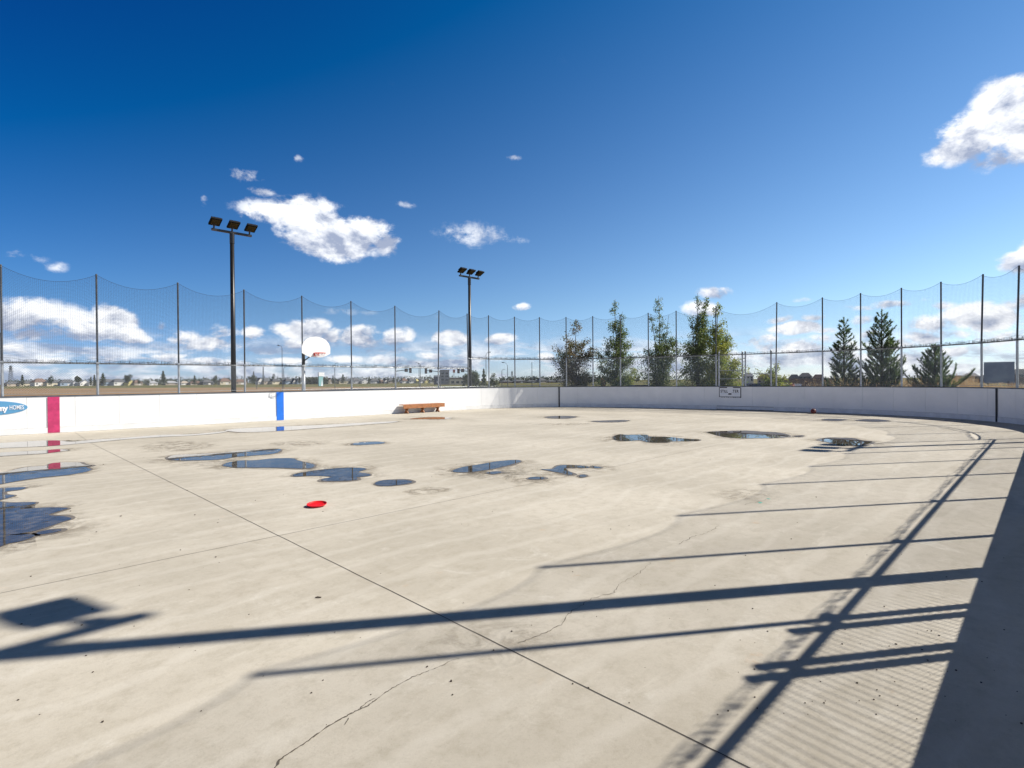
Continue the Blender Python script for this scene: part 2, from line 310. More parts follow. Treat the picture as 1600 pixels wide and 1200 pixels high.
def P(s):
    s = min(max(s, 0), TOT)
    lo, hi = 0, len(CUM)-1
    while hi-lo > 1:
        m = (lo+hi)//2
        if CUM[m] <= s: lo = m
        else: hi = m
    t = (s-CUM[lo])/(CUM[hi]-CUM[lo]); a, b = PL[lo], PL[hi]
    return Vector((a[0]+(b[0]-a[0])*t, a[1]+(b[1]-a[1])*t, 0))
def T(s): d = P(s+.05)-P(s-.05); return d.normalized()
def OUT(s): t = T(s); return Vector((t.y, -t.x, 0))           # away from the ice
def s_of(fn):
    best = min(range(0, int(TOT*100)), key=lambda i: fn(P(i/100))); return best/100
def s_px(px, off=0.):
    d = Fv*FPX+Rv*(px-800); h = Vector((d.x, d.y)).normalized()
    best, bs = 1e9, 0
    for i in range(int(TOT*20)):
        p = P(i/20)+(OUT(i/20)*off if off else Vector((0, 0, 0)))
        if p.x*h.x+p.y*h.y < 0: continue
        e = abs(p.x*h.y-p.y*h.x)
        if e < best: best, bs = e, i/20
    return bs
def s_nearx(X): return X+14
SL0 = s_of(lambda p: abs(p.x-20.0)+abs(p.y-23.5))               # start of the far straight wall
def s_leftx(X): return SL0+(20.0-X)

# ------------------------------------------------------------------ ground, field, slab
def gmat(name, c1, c2, c3, sc=.05, sc2=1.5, rough=.95):
    m = bpy.data.materials.new(name); m.use_nodes = True; t = m.node_tree; b = t.nodes['Principled BSDF']; tcn = N(t, 'ShaderNodeTexCoord')
    n = N(t, 'ShaderNodeTexNoise', i_Scale=sc, i_Detail=8., i_Roughness=.65); n2 = N(t, 'ShaderNodeTexNoise', i_Scale=sc2, i_Detail=6., i_Roughness=.7)
    for q in (n, n2): t.links.new(tcn.outputs['Object'], q.inputs['Vector'])
    c = MIX(t, MR(t, n.outputs['Fac'], .38, .62), c1, c2); c = MIX(t, M2(t, 'MULTIPLY', MR(t, n2.outputs['Fac'], .45, .7), .7), c, c3)
    t.links.new(c, b.inputs['Base Color']); b.inputs['Roughness'].default_value = rough; b.inputs['Specular IOR Level'].default_value = .1; return m
sheet('ground', [(-3000, -3000), (3500, -3000), (3500, 3500), (-3000, 3500)], -.32, gmat('grass_ground', (.085, .10, .03), (.15, .13, .05), (.20, .16, .075), .02, .4), kind='structure')
sheet('dirt_field', [(-300, 40), (12, 40), (46, 62), (78, 95), (118, 158), (62, 255), (18, 330), (-300, 370)], -.30, gmat('stubble_dirt', (.30, .20, .11), (.21, .135, .07), (.36, .26, .15), .03, .25), kind='structure')
sheet('parking_lot', [(33, -30), (52, -30), (58, 20), (52, 40), (40, 44), (33, 36)], -.296, asph, kind='structure')
sheet('road', [(60, 120), (64, 118), (330, 175), (330, 183), (60, 130)], -.29, asph, kind='structure')
# slab: inside of the boards plus an apron, with real thickness
b = MB(); ring = [P(i/4)+OUT(i/4)*1.1 for i in range(int(TOT*4)+1)]
vs = [(p.x, p.y, 0) for p in ring]; vs2 = [(p.x, p.y, -.35) for p in ring]; n = len(vs)
b.add(vs+vs2, [tuple(range(n))]+[(i, i+n, (i+1) % n+n, (i+1) % n) for i in range(n)])
b.build('rink_floor', conc, kind='structure')
def ribbon(name, pts, w, z, m, **tags):
    b = MB(); vs = []; pts = [Vector((p[0], p[1], 0)) for p in pts]
    for i, p in enumerate(pts):
        d = (pts[min(i+1, len(pts)-1)]-pts[max(i-1, 0)]).normalized(); nn = Vector((-d.y, d.x, 0)); ww = w[i] if isinstance(w, list) else w
        vs += [p+nn*ww/2+Vector((0, 0, z)), p-nn*ww/2+Vector((0, 0, z))]
    b.add(vs, [(2*i, 2*i+1, 2*i+3, 2*i+2) for i in range(len(pts)-1)]); return b.build(name, m, **tags)
def jit(a, bb, n, amp): return [(a[0]+(bb[0]-a[0])*i/n+random.uniform(-amp, amp), a[1]+(bb[1]-a[1])*i/n+random.uniform(-amp, amp)) for i in range(n+1)]
ribbon('expansion_joint', jit((2.31, -.3), (2.31, 19.0), 120, .002)+jit((2.31, 19.1), (2.45, 23.5), 12, .003), .0065, .0022, jointm, kind='structure')
ribbon('expansion_joint', jit((-12, 5.87), (13, 5.87), 160, .003), [.0045+random.random()*.003 for _ in range(161)], .0018, jointm, kind='structure')
ribbon('expansion_joint', jit((-12, 12.2), (24, 12.2), 100, .003), .012, .0018, jointl, kind='structure')
ribbon('expansion_joint', jit((14.6, 0), (14.6, 23), 100, .003), .006, .0014, jointl, kind='structure')
def crack(pxs, w0, seed, seg=9):
    rnd = random.Random(seed); pts = []
    g = [gnd(*p) for p in pxs]
    for a, c in zip(g, g[1:]):
        for k in range(seg):
            q = a.lerp(c, k/seg); L = (c-a).length
            pts.append((q.x+rnd.uniform(-.5, .5)*L/seg*.7, q.y+rnd.uniform(-.5, .5)*L/seg*.7))
    return ribbon('crack', pts, [w0*rnd.uniform(.25, 1.3)*(1-.6*i/len(pts)) for i in range(len(pts))], .0026, crackm, kind='structure')
crack([(418, 1215), (440, 1185), (478, 1160), (515, 1134), (545, 1117), (575, 1103), (590, 1092), (610, 1077), (645, 1058), (680, 1045), (722, 1026)], .009, 1)
crack([(538, 1134), (546, 1120)], .009, 2, 5)
crack([(560, 1110), (575, 1096), (590, 1090)], .006, 21, 6)
crack([(810, 1005), (850, 990), (876, 977), (890, 958), (925, 935), (960, 926), (968, 912), (1000, 895), (1018, 877)], .006, 3)
crack([(1060, 850), (1085, 838), (1105, 833), (1125, 820)], .007, 4)
crack([(1165, 789), (1190, 783), (1206, 777)], .008, 5, 5)

# puddles (outline in photo pixels laid on the floor, irregular edge)
PUD = [
 [(-30,694),(0,692.5),(40,690),(85,688.3),(112,690.4),(150,687),(187,684.8),(250,679.8),(300,678.6),(340,675),(356,673.8),(340,677.2),(300,680.7),(250,683),(187,687.5),(112,694.5),(60,698),(0,700.5),(-30,702)],
 [(352,672.5),(378,669.5),(430,667),(500,664.3),(560,661),(600,659),(622,658.6),(610,660.8),(580,662.8),(520,667.5),(440,673.2),(400,675.3),(372,675.2)],
 [(-30,711),(0,707.6),(60,704.6),(90,702.3),(107,703.6),(93,706),(75,708.3),(40,710.5),(0,713.3),(-30,717)],
 [(-40,742),(0,738),(12,737),(40,730.5),(70,728),(85,723.5),(120,723),(132,726.5),(143,728),(136,731),(142,735),(110,742),(60,747),(0,757),(-40,764)],
 [(-30,766),(0,763.5),(20,762),(40,762.3),(30,766),(10,768.5),(5,773),(22,774.5),(10,779),(-30,786)],
 [(-40,783),(10,786),(54,785.5),(48,791),(30,796),(60,794),(85,793.5),(107,794.5),(90,800),(74,806),(95,807.5),(111,811),(95,817),(60,829),(30,834.5),(8,836.5),(30,836.5),(50,836),(54,838.8),(40,844),(15,849),(-40,858)],
 [(60,833),(75,829),(95,827.3),(98,829.5),(85,832.5),(65,835)],
 [(262,716),(272,711.5),(300,710),(345,708),(380,703.8),(432,701.8),(438,704),(430,708.5),(410,711),(370,714),(340,718.5),(300,719.8),(266,719)],
 [(348,727),(370,720.5),(400,719.5),(425,716.8),(455,716.3),(465,720),(491,726.5),(487,731.5),(466,732.5),(440,731.3),(400,731),(366,730.5)],
 [(457,743),(475,738),(510,733.3),(545,731),(565,732),(571,734),(559,738),(575,740.5),(577,743.5),(559,746),(558,749.8),(540,751.5),(507,752),(503,749.3),(518,745.3),(490,743.6),(465,745)],
 [(586,755.3),(600,751),(630,750),(644,753.7),(630,757.5),(596,759.5)],
 [(708,736.3),(720,731),(745,727),(775,721.5),(805,719),(813,721.5),(795,727),(770,733),(735,738),(713,738.4)],
 [(760,739),(775,737),(783,738.2),(770,741)],
 [(549,694),(565,691.2),(590,690.3),(602,692.3),(585,694.5),(557,695.6)],
 [(826,747),(838,745.3),(851,747),(845,749.2),(830,749.2)],
 [(846,733.5),(862,733.3),(875,728.2),(895,727.3),(919,729),(917,731.6),(895,730.8),(884,733),(896,741),(888,742),(874,738.5),(862,736.5)],
 [(903,744),(912,742),(917,744.5),(908,746.5)], [(925,729),(932,729.3),(940,731.2),(930,731.5)],
 [(958,686),(966,679),(980,679.6),(1010,679.5),(1014,682),(1045,683),(1065,685.5),(1092,687),(1085,689.2),(1050,690),(1040,691.5),(1015,691.5),(1000,688),(976,689.5)],
 [(1106,675.5),(1125,674),(1165,673),(1195,675),(1215,676),(1233,681),(1220,684),(1180,685),(1140,684),(1115,679)],
 [(1240,681.6),(1254,680.4),(1250,683)],
 [(1281,688),(1292,684.3),(1310,684),(1335,685),(1345,688),(1362,690),(1350,695),(1315,696.5),(1298,692)],
 [(852,651.6),(870,650),(895,650.4),(900,652),(885,654.2),(860,653.6)],
 [(924,658),(945,657.3),(975,656.4),(982,657.5),(970,659.5),(940,660)],
 [(640,655),(660,652.3),(690,652),(706,653.3),(690,655.2),(665,655)],
 [(1284,655.5),(1300,654.6),(1323,655.8),(1310,657.6),(1290,657.2)], [(1336,656.5),(1365,655.3),(1392,658),(1370,659.2),(1350,658.5)]]
def smooth_loop(pts, k=4):
    out = []; n = len(pts)
    for i in range(n):
        p = [pts[(i+j-1) % n] for j in range(4)]
        for q in range(k): out.append(cr(*p, q/k))
    return out
PUDW = []
for i, pl in enumerate(PUD):
    lp = smooth_loop([tuple(gnd(*p)[:2]) for p in pl]); cx = sum(p[0] for p in lp)/len(lp); cy = sum(p[1] for p in lp)/len(lp)
    wob = []
    for x, y in lp:
        nz = mnoise.noise(Vector((x*3.1, y*3.1, i)))*.035+mnoise.noise(Vector((x*11, y*11, i)))*.012
        d = math.hypot(x-cx, y-cy)+1e-6; wob.append((x+(x-cx)/d*nz, y+(y-cy)/d*nz))
    PUDW.append(wob)
    area = sum(a[0]*c[1]-c[0]*a[1] for a, c in zip(wob, wob[1:]+wob[:1])); sg = 1 if area > 0 else -1
    ringp = []
    for j, (x, y) in enumerate(wob):
        a = wob[j-1]; c = wob[(j+1) % len(wob)]; d = math.hypot(c[0]-a[0], c[1]-a[1])+1e-6; nx, ny = (c[1]-a[1])/d*sg, -(c[0]-a[0])/d*sg
        m_ = .008+.09*max(0, mnoise.noise(Vector((x*1.7, y*1.7, 9+i)))+.35); ringp.append((x+nx*m_, y+ny*m_))
    for nm, lpz, z, mm in (('damp_patch', ringp, .0032, damp), ('puddle', wob, .0064, water)):
        bb = MB(); bb.add([(x, y, z) for x, y in lpz], [tuple(range(len(lpz)))[::sg]]); bb.build(nm, mm, kind='structure')
def stainmat():
    m = bpy.data.materials.new('silt_stain'); m.use_nodes = True; t = m.node_tree; b = t.nodes['Principled BSDF']; b.inputs['Roughness'].default_value = .85; b.inputs['Specular IOR Level'].default_value = .2
    tcn = N(t, 'ShaderNodeTexCoord'); n = N(t, 'ShaderNodeTexNoise', i_Scale=3.5, i_Detail=9., i_Roughness=.72, i_Distortion=.8); t.links.new(tcn.outputs['Object'], n.inputs['Vector'])
    t.links.new(MIX(t, MR(t, n.outputs['Fac'], .4, .6), (.23, .19, .14), (.30, .265, .21)), b.inputs['Base Color'])
    at_ = N(t, 'ShaderNodeAttribute', attribute_name='fade'); tr = N(t, 'ShaderNodeBsdfTransparent'); mx = N(t, 'ShaderNodeMixShader')
    t.links.new(M2(t, 'MULTIPLY', at_.outputs['Fac'], MR(t, n.outputs['Fac'], .40, .66), clamp=True), mx.inputs[0]); t.links.new(tr.outputs[0], mx.inputs[1]); t.links.new(b.outputs[0], mx.inputs[2]); t.links.new(mx.outputs[0], t.nodes['Material Output'].inputs[0]); return m
stainm = stainmat()
def stain(loop, grow, k, inner=None):
    cx = sum(p[0] for p in loop)/len(loop); cy = sum(p[1] for p in loop)/len(loop); n = len(loop); b = MB(); rings = []
    for f in (0, .35, 1.0):
        rr_ = []
        for x, y in loop:
            d = math.hypot(x-cx, y-cy)+1e-6; g = grow*f*(.55+1.1*max(-.3, mnoise.noise(Vector((x*1.1, y*1.1, 4.4)))+.3)); rr_.append((x+(x-cx)/d*g, y+(y-cy)/d*g, .0012))
        rings.append(rr_)
    vs = rings[0]+rings[1]+rings[2]+[(cx, cy, .0012)]; fs = []
    for r in range(2):
        for i in range(n): fs.append((r*n+i, (r+1)*n+i, (r+1)*n+(i+1) % n, r*n+(i+1) % n))
    for i in range(n): fs.append((i, (i+1) % n, 3*n))
    b.add(vs, fs); o = b.build('silt_stain', stainm, kind='structure'); a = o.data.attributes.new('fade', 'FLOAT', 'POINT')
    a.data.foreach_set('value', [k]*n+[k*.55]*n+[0.]*n+[k])
for i, w_ in enumerate(PUDW): stain(w_, .22+.5*((i*37) % 10)/10, .9)
for pl, k_ in (([(635,767),(665,762),(700,764),(690,770),(650,772)], .6), ([(425,693),(470,690),(500,692),(470,697)], .5), ([(842,663),(900,661),(915,662.5),(870,664)], .5), ([(720,1000),(800,985),(840,1000),(760,1020)], .35), ([(230,700),(260,690),(330,694),(290,704)], .5), ([(1130,770),(1180,765),(1200,775),(1150,780)], .35)):
    stain(smooth_loop([tuple(gnd(*p)[:2]) for p in pl]), .35, k_)

# ------------------------------------------------------------------ dasher boards
BH = 1.22
boards = empty('rink_boards', (10, 23.6, 0), label='white plastic hockey rink boards with black cap running round the concrete floor', category='rink boards')
def strip(s0, s1, z0, z1, off0, off1, m, name, parent=boards, step=.25, **tags):
    n = max(1, int((s1-s0)/step)); b = MB(); vs = []
    for i in range(n+1):
        s = s0+(s1-s0)*i/n; p, o = P(s), OUT(s)
        for off, z in ((off0, z0), (off0, z1), (off1, z1), (off1, z0)): q = p+o*off; vs.append((q.x, q.y, z))
    fs = []
    for i in range(n):
        for k in range(4): fs.append((4*i+k, 4*i+(k+1) % 4, 4*i+4+(k+1) % 4, 4*i+4+k))
    fs += [(3, 2, 1, 0), (4*n, 4*n+1, 4*n+2, 4*n+3)]; b.add(vs, fs); o = b.build(name, m, **tags); o.parent = parent; o.matrix_parent_inverse = Matrix.Translation(-Vector(parent.location)); return o
# panels, 1.23 m wide with a hairline gap; counted so that seams fall at X = 1.25 + 1.233 k on the far side
s_seam0 = s_leftx(1.25); PW = 1.233
s = s_seam0-PW*math.floor((s_seam0-9)/PW); first = s; seams = []
while s < s_leftx(-3.7): seams.append(s); s += PW
gates = (s_px(1119.5), s_px(1208.5))
for a, c in zip(seams, seams[1:]):
    strip(a+.003, c-.003, .20, BH, 0, .05, boardm, 'board_panel')
strip(0, first-.003, .20, BH, 0, .05, boardm, 'board_panel', step=1); strip(seams[-1]+.003, TOT, .20, BH, 0, .05, boardm, 'board_panel', step=1)
strip(0, gates[0], .008, .192, -.008, .05, boardm, 'kick_plate'); strip(gates[1]-.2, TOT, .008, .192, -.008, .05, boardm, 'kick_plate') if False else None
strip(gates[1], gates[1]+.001, .008, .01, -.008, .05, boardm, 'kick_plate') if False else None
lo_, hi_ = sorted(gates)
for o in [x for x in COL.objects if x.name.startswith('kick_plate')]: bpy.data.objects.remove(o)
strip(0, lo_-.006, .006, .194, -.018, .05, kickm, 'kick_plate'); strip(lo_+.006, hi_-.006, .03, .180, -.010, .045, kickm, 'kick_plate'); strip(hi_+.006, TOT, .006, .194, -.018, .05, kickm, 'kick_plate')
strip(0, TOT, .0, BH-.004, .052, .10, darksteel, 'board_frame', step=.5)
strip(0, TOT, BH, BH+.045, -.012, .13, caprail, 'cap_rail')
def stripe(sc, wd, m, name): strip(sc-wd/2, sc+wd/2, .012, BH-.002, -.0225, -.0185, m, name, step=.1)
stripe(s_leftx(1.92), .31, redst, 'centre_line_marking'); stripe(s_leftx(9.40), .31, bluest, 'blue_line_marking')
stripe(s_px(873), .085, blackst, 'goal_line_marking'); stripe(s_px(1558), .085, blackst, 'goal_line_marking')
stripe(s_nearx(9.40), .31, bluest, 'blue_line_marking'); stripe(s_nearx(1.92), .31, redst, 'centre_line_marking')

def text_obj(body, size, m, name, parent, M, bold=0., space=1.):
    c = bpy.data.curves.new(name, 'FONT'); c.body = body; c.size = size; c.offset = bold; c.extrude = .0008; c.space_character = space; c.align_y = 'CENTER'; c.resolution_u = 3
    t = bpy.data.objects.new('tmp', c); COL.objects.link(t); dg = bpy.context.evaluated_depsgraph_get(); me = bpy.data.meshes.new_from_object(t.evaluated_get(dg)); bpy.data.objects.remove(t)
    me.materials.clear(); me.materials.append(m); o = bpy.data.objects.new(name, me); COL.objects.link(o); o.parent = parent; o.matrix_basis = M
    if parent is not None: o.matrix_parent_inverse = Matrix.Translation(-Vector(parent.location))
    return o
# sponsor oval on the far boards (cut by the picture's left edge)
def par(o, p): o.parent = p; o.matrix_parent_inverse = Matrix.Translation(-Vector(p.location)); return o
sl1 = s_px(43); pL = P(sl1); dL = ray(43, 636.3); zc = EYE+dL.z*(pL.y/dL.y)
RX, RZ = 1.02, .235; nn = 48; b = MB(); vs = []
for off in (.016, .004):
    for i in range(nn):
        s_ = sl1+RX-RX*math.cos(2*PI*i/nn); q = P(s_)-OUT(s_)*off; vs.append((q.x, q.y, zc+RZ*math.sin(2*PI*i/nn)))
b.add(vs, [tuple(range(nn))]+[(i, (i+1) % nn, (i+1) % nn+nn, i+nn) for i in range(nn)])
par(b.build('sponsor_logo', bluel), boards)
def on_left(s_, z, sx=1.):      # text frame lying on the far boards, reading left to right from inside
    q = P(s_)-OUT(s_)*.033; tx = -T(s_-.25); ny = -OUT(s_-.25); return Matrix(((tx.x*sx, 0, ny.x, q.x), (tx.y*sx, 0, ny.y, q.y), (0, 1, 0, z), (0, 0, 0, 1)))
text_obj('my', .25, whitel, 'logo_lettering', boards, on_left(sl1+.715, zc-.015, .80), .010, .92)
text_obj('HOMES', .20, whitel, 'logo_lettering', boards, on_left(sl1+.44, zc, .54), .001, 1.0)

# notice on the end boards
sg0 = s_px(1141); pc, tt, oo = P(sg0), T(sg0), OUT(sg0)
sgn = empty('rink_sign', (pc.x, pc.y, .8), label='white notice with ragged black border and faded letters on the end boards', category='sign')
sw, sh, sz = 1.06, .46, .93
def on_end(u, v, off):      # u to the right as seen from inside
    q = pc-tt*u-oo*off; return Vector((q.x, q.y, v))
def endbox(u0, u1, v0, v1, o0, o1, m, name):
    b = MB(); vs = [on_end(u, v, o) for o in (o0, o1) for u, v in ((u0, v0), (u1, v0), (u1, v1), (u0, v1))]
    b.add(vs, [(0, 1, 2, 3), (7, 6, 5, 4), (0, 4, 5, 1), (1, 5, 6, 2), (2, 6, 7, 3), (3, 7, 4, 0)]); return par(b.build(name, m), sgn)
endbox(-sw/2, sw/2, sz-sh/2, sz+sh/2, .009, .014, whitel, 'sign_plate')
for a in ((-sw/2-.03, -sw/2, sz-sh/2-.03, sz+sh/2+.03), (sw/2, sw/2+.04, sz-sh/2-.05, sz+sh/2+.03), (-sw/2, -.14, sz+sh/2, sz+sh/2+.045), (.16, sw/2, sz+sh/2, sz+sh/2+.045), (-sw/2, sw/2, sz-sh/2-.025, sz-sh/2)):
    endbox(*a, .009, .018, blackst, 'sign_border')
rr = random.Random(3)
for k in range(9): u = -sw/2+.1+k*.115; endbox(u, u+rr.uniform(.03, .08), sz-sh/2-.025-rr.uniform(.015, .035), sz-sh/2-.0251, .009, .017, blackst, 'sign_border')
Rx, Rz = -tt, Vector((0, 0, 1)); Ry = -oo
def tm(u, v, off, sx=1.): q = on_end(u, v, off); return Matrix(((Rx.x*sx, 0, Ry.x, q.x), (Rx.y*sx, 0, Ry.y, q.y), (0, 1, 0, q.z), (0, 0, 0, 1)))
text_obj('STILL', .21, blackst, 'sign_lettering', sgn, tm(-.48, sz+.05, .0155, .72), .006, 1.1)
text_obj('.TER', .21, blackst, 'sign_lettering', sgn, tm(.10, sz+.05, .0155, .76), .006, 1.15)
b = MB(); vs = [on_end(.0+.10*math.cos(2*PI*i/20), sz-.09+.04*math.sin(2*PI*i/20), .0155) for i in range(20)]; b.add(vs, [tuple(range(20))]); par(b.build('sign_emblem', blackst), sgn)
for u0, u1 in ((-.46, -.14), (.16, .44)):
    for v in (sz-.08,): endbox(u0, u1, v-.004, v+.004, .0145, .0155, bluel, 'sign_lettering')

# ------------------------------------------------------------------ fence posts, rails, chain link, netting
PH = 5.52
OFFP = .14
step_far, step_near = s_px(731, OFFP), s_nearx(21.25)
far_posts = [s_px(x, OFFP) for x in (685, 617.5, 549.5, 472.5, 382.5, 279, 153.3, 5)]; far_posts += [far_posts[-1]+2.44*k for k in (1, 2)]
end_posts = [s_px(x, OFFP) for x in (731, 764.5, 804, 843.5, 884.7, 927, 969.8, 1013.8, 1057, 1118.8, 1213, 1286, 1345, 1409, 1471, 1533, 1590)]
end_posts.sort(); end_posts = [step_near, (step_near+end_posts[0])/2]+end_posts if end_posts[0]-step_near > 3.6 else [step_near]+end_posts
near_posts = [s_nearx(x) for x in (-1.1, 1.35, 3.85, 6.43, 8.85, 11.33, 13.98, 16.36, 18.73, 21.25)]
def tilt_of(s):
    p = P(s); return 0
def fence(name, posts, rail_h, label, PH, gateposts=(), gates_span=()):
    posts = sorted(posts); base = P(posts[len(posts)//2]); root = empty(name, (base.x, base.y, 0), label=label, category='fence')
    for s in posts:
        p = P(s)+OUT(s)*OFFP; b = MB(); b.tube([(p.x, p.y, -.3), (p.x, p.y, rail_h+.06)], .038, 10)
        lp = par(b.build('fence_post', galv, smooth=False), root)
        lean = LEAN.get(round(s, 2), (0, 0)); b = MB(); b.tube([(p.x, p.y, rail_h+.061), (p.x+lean[0], p.y+lean[1], PH)], .030, 10); 
        q = par(b.build('upper_post', darksteel), lp); q.matrix_parent_inverse = Matrix.Identity(4); q.location = (0, 0, 0); lp.matrix_parent_inverse = Matrix.Translation(-Vector(root.location))
        b = MB(); b.box((p.x-OUT(s).x*.04, p.y-OUT(s).y*.04, rail_h+.02), .10, .10, .05, math.atan2(T(s).y, T(s).x)); q = par(b.build('post_bracket', galv), lp); q.matrix_parent_inverse = Matrix.Identity(4)
    for a, c in zip(posts, posts[1:]):
        L = c-a; n = 6
        b = MB(); b.tube([(P(a+L*i/n)+OUT(a+L*i/n)*OFFP)+Vector((0, 0, rail_h)) for i in range(n+1)], .030 if rail_h > 2.4 and rail_h < 2.6 else .024, 8); par(b.build('top_rail', galv), root)
        b = MB(); b.tube([(P(a+L*i/n)+OUT(a+L*i/n)*OFFP)+Vector((0, 0, BH+.10)) for i in range(n+1)], .007, 6); par(b.build('bottom_rail', galv), root)
        b = MB(); z0, z1 = BH+.08, rail_h; H = z1-z0; D = .072; r = .0029
        pa = P(a)+OUT(a)*(OFFP-.03); pb = P(c)+OUT(c)*(OFFP-.03)
        def pt(u, z): q = pa.lerp(pb, u/L)+OUT(a+u)*(( (P(a+u)+OUT(a+u)*(OFFP-.03))-pa.lerp(pb, u/L)).dot(OUT(a+u))); return Vector((q.x, q.y, z))
        k = -int(H/D)-1
        while k*D < L:
            for sgn_ in (1, -1):
                # line u = k*D + t (rising) ; mirrored for the other family
                t0, t1 = max(0, -k*D), min(H, L-k*D)
                if t1-t0 > .01:
                    if sgn_ > 0: p0, p1 = (k*D+t0, z0+t0), (k*D+t1, z0+t1)
                    else: p0, p1 = (k*D+t0, z1-t0), (k*D+t1, z1-t1)
                    nseg = 1 if L < 2 or abs(T(a).dot(T(c))) > .999 else 3
                    b.tube([pt(p0[0]+(p1[0]-p0[0])*j/nseg, p0[1]+(p1[1]-p0[1])*j/nseg)+OUT(a)*(.002*sgn_) for j in range(nseg+1)], r, 3, False)
            k += 1
        par(b.build('chain_link_mesh', wire), root)
    return root
LEAN = {}
def setlean(px, dx): s = min(end_posts+far_posts, key=lambda q: abs(q-s_px(px))); LEAN[round(s, 2)] = (R0.x*dx, R0.y*dx)
setlean(682, -.19+.25); setlean(1590, .07); setlean(1533, .06); setlean(731, -.03); setlean(1213, .04)
LEAN = {k: v for k, v in LEAN.items()}
far_all = sorted([step_far]+far_posts); near_all = sorted(near_posts)
fl = fence('chain_link_fence', far_all, 2.36, 'long chain link fence on top of the sunlit left boards, beside the bench', PH)
fe = fence('chain_link_fence', end_posts, 2.93, 'taller chain link fence curving round behind the shaded end boards', PH)
fn = fence('chain_link_fence', near_all, 2.45, 'chain link fence on the near side, seen as mesh shadows on the floor', 5.82)
# personnel gate frames
def gatepost(root, s, h, r=.04):
    p = P(s)+OUT(s)*OFFP; b = MB(); b.tube([(p.x, p.y, 0), (p.x, p.y, h)], r, 10); b.tube([(p.x, p.y, h), (p.x, p.y, h+.03)], [r*1.15, r*.4], 10); par(b.build('gate_post', galv), root)
for X, h in ((5.44, 2.66), (5.62, 2.68), (6.24, 2.70)): gatepost(fn, s_nearx(X), h)
for x in (1123.5, 1160, 1165.5, 1205): gatepost(fe, s_px(x, OFFP), 3.08)
for zz in (1.75, 2.2):      # mid rails of the wide gate
    a, c = sorted((s_px(1123.5), s_px(1160))); b = MB(); b.tube([P(a)+OUT(a)*OFFP+Vector((0, 0, zz-.1)), P(c)+OUT(c)*OFFP+Vector((0, 0, zz-.1))], .018, 8); par(b.build('gate_rail', galv), fe)
a, c = sorted((s_px(1165.5), s_px(1205))); b = MB(); b.tube([P(a)+OUT(a)*OFFP+Vector((0, 0, 1.9)), P(c)+OUT(c)*OFFP+Vector((0, 0, 1.9))], .018, 8); par(b.build('gate_rail', galv), fe)

def netting(name, posts, rail_h, label, sag=.36, PH=PH, nr=.0020):
    posts = sorted(posts); base = P(posts[len(posts)//2]); root = empty(name, (base.x, base.y, rail_h), label=label, category='safety net')
    rnd = random.Random(len(posts))
    for a, c in zip(posts, posts[1:]):
        L = c-a; l0 = Vector((*LEAN.get(round(a, 2), (0, 0)), 0)); l1 = Vector((*LEAN.get(round(c, 2), (0, 0)), 0)); off = OFFP-.05
        pa = P(a)+OUT(a)*off; pb = P(c)+OUT(c)*off; sg_ = sag*(L/2.44)**1.2; zb = rail_h-.03
        bow = rnd.uniform(.02, .08); osc = rnd.uniform(.02, .06); tp = PH-.04
        def q(u, v):        # u along bay 0..1, v up 0..1
            top = tp-sg_*4*u*(1-u)*(1+.0*u); bot = zb+osc*math.sin(PI*u)*.5
            z = bot+(top-bot)*v; h = (z-rail_h)/(PH-rail_h); base_ = (pa+l0*h).lerp(pb+l1*h, u)
            nb = OUT((a+c)/2)*(bow*4*u*(1-u)*math.sin(PI*min(1, v))); return Vector((base_.x+nb.x, base_.y+nb.y, z))
        b = MB(); nv = max(4, int(L/.048)); nh = int((tp-zb-sg_*.66)/.048)
        for i in range(nv+1): b.tube([q(i/nv, j/4) for j in range(5)], nr, 3, False)
        for j in range(1, nh): b.tube([q(i/8, j/nh) for i in range(9)], nr, 3, False)
        par(b.build('netting', netm), root)
        b = MB(); b.tube([q(i/12, 1) for i in range(13)], .0055, 5); par(b.build('top_cable', netm), root)
        # slack lower rope with bunched net
        w1, w2 = rnd.uniform(.01, .03), rnd.uniform(.05, .13)
        b = MB(); b.tube([q(i/14, 0)+Vector((0, 0, w1*math.sin(i*1.3)+.06))+OUT(a)*-.015 for i in range(15)], .005, 5)
        b.tube([q(i/14, 0)+Vector((0, 0, .09+w2*(2*i/14-1)**2+.02*math.sin(i*2.1)))+OUT(a)*-.03 for i in range(15)], .0035, 5)
        for i in range(150):
            u = rnd.random(); p0 = q(u, 0)+OUT(a)*-.02; b.tube([p0+Vector((0, 0, -.0)), p0+T(a)*rnd.uniform(-.06, .06)+Vector((0, 0, rnd.uniform(.03, .16)))], .003, 3, False)
        par(b.build('lower_rope', netm), root)
    return root
netting('safety_net', far_all, 2.36, 'tall black safety net sagging between posts above the left fence')
netting('safety_net', end_posts, 2.93, 'black safety net curving round the far end in front of the trees')
netting('safety_net', near_all, 2.45, 'safety net of the near side, seen only as a faint scalloped shade', PH=5.82, nr=.0011)

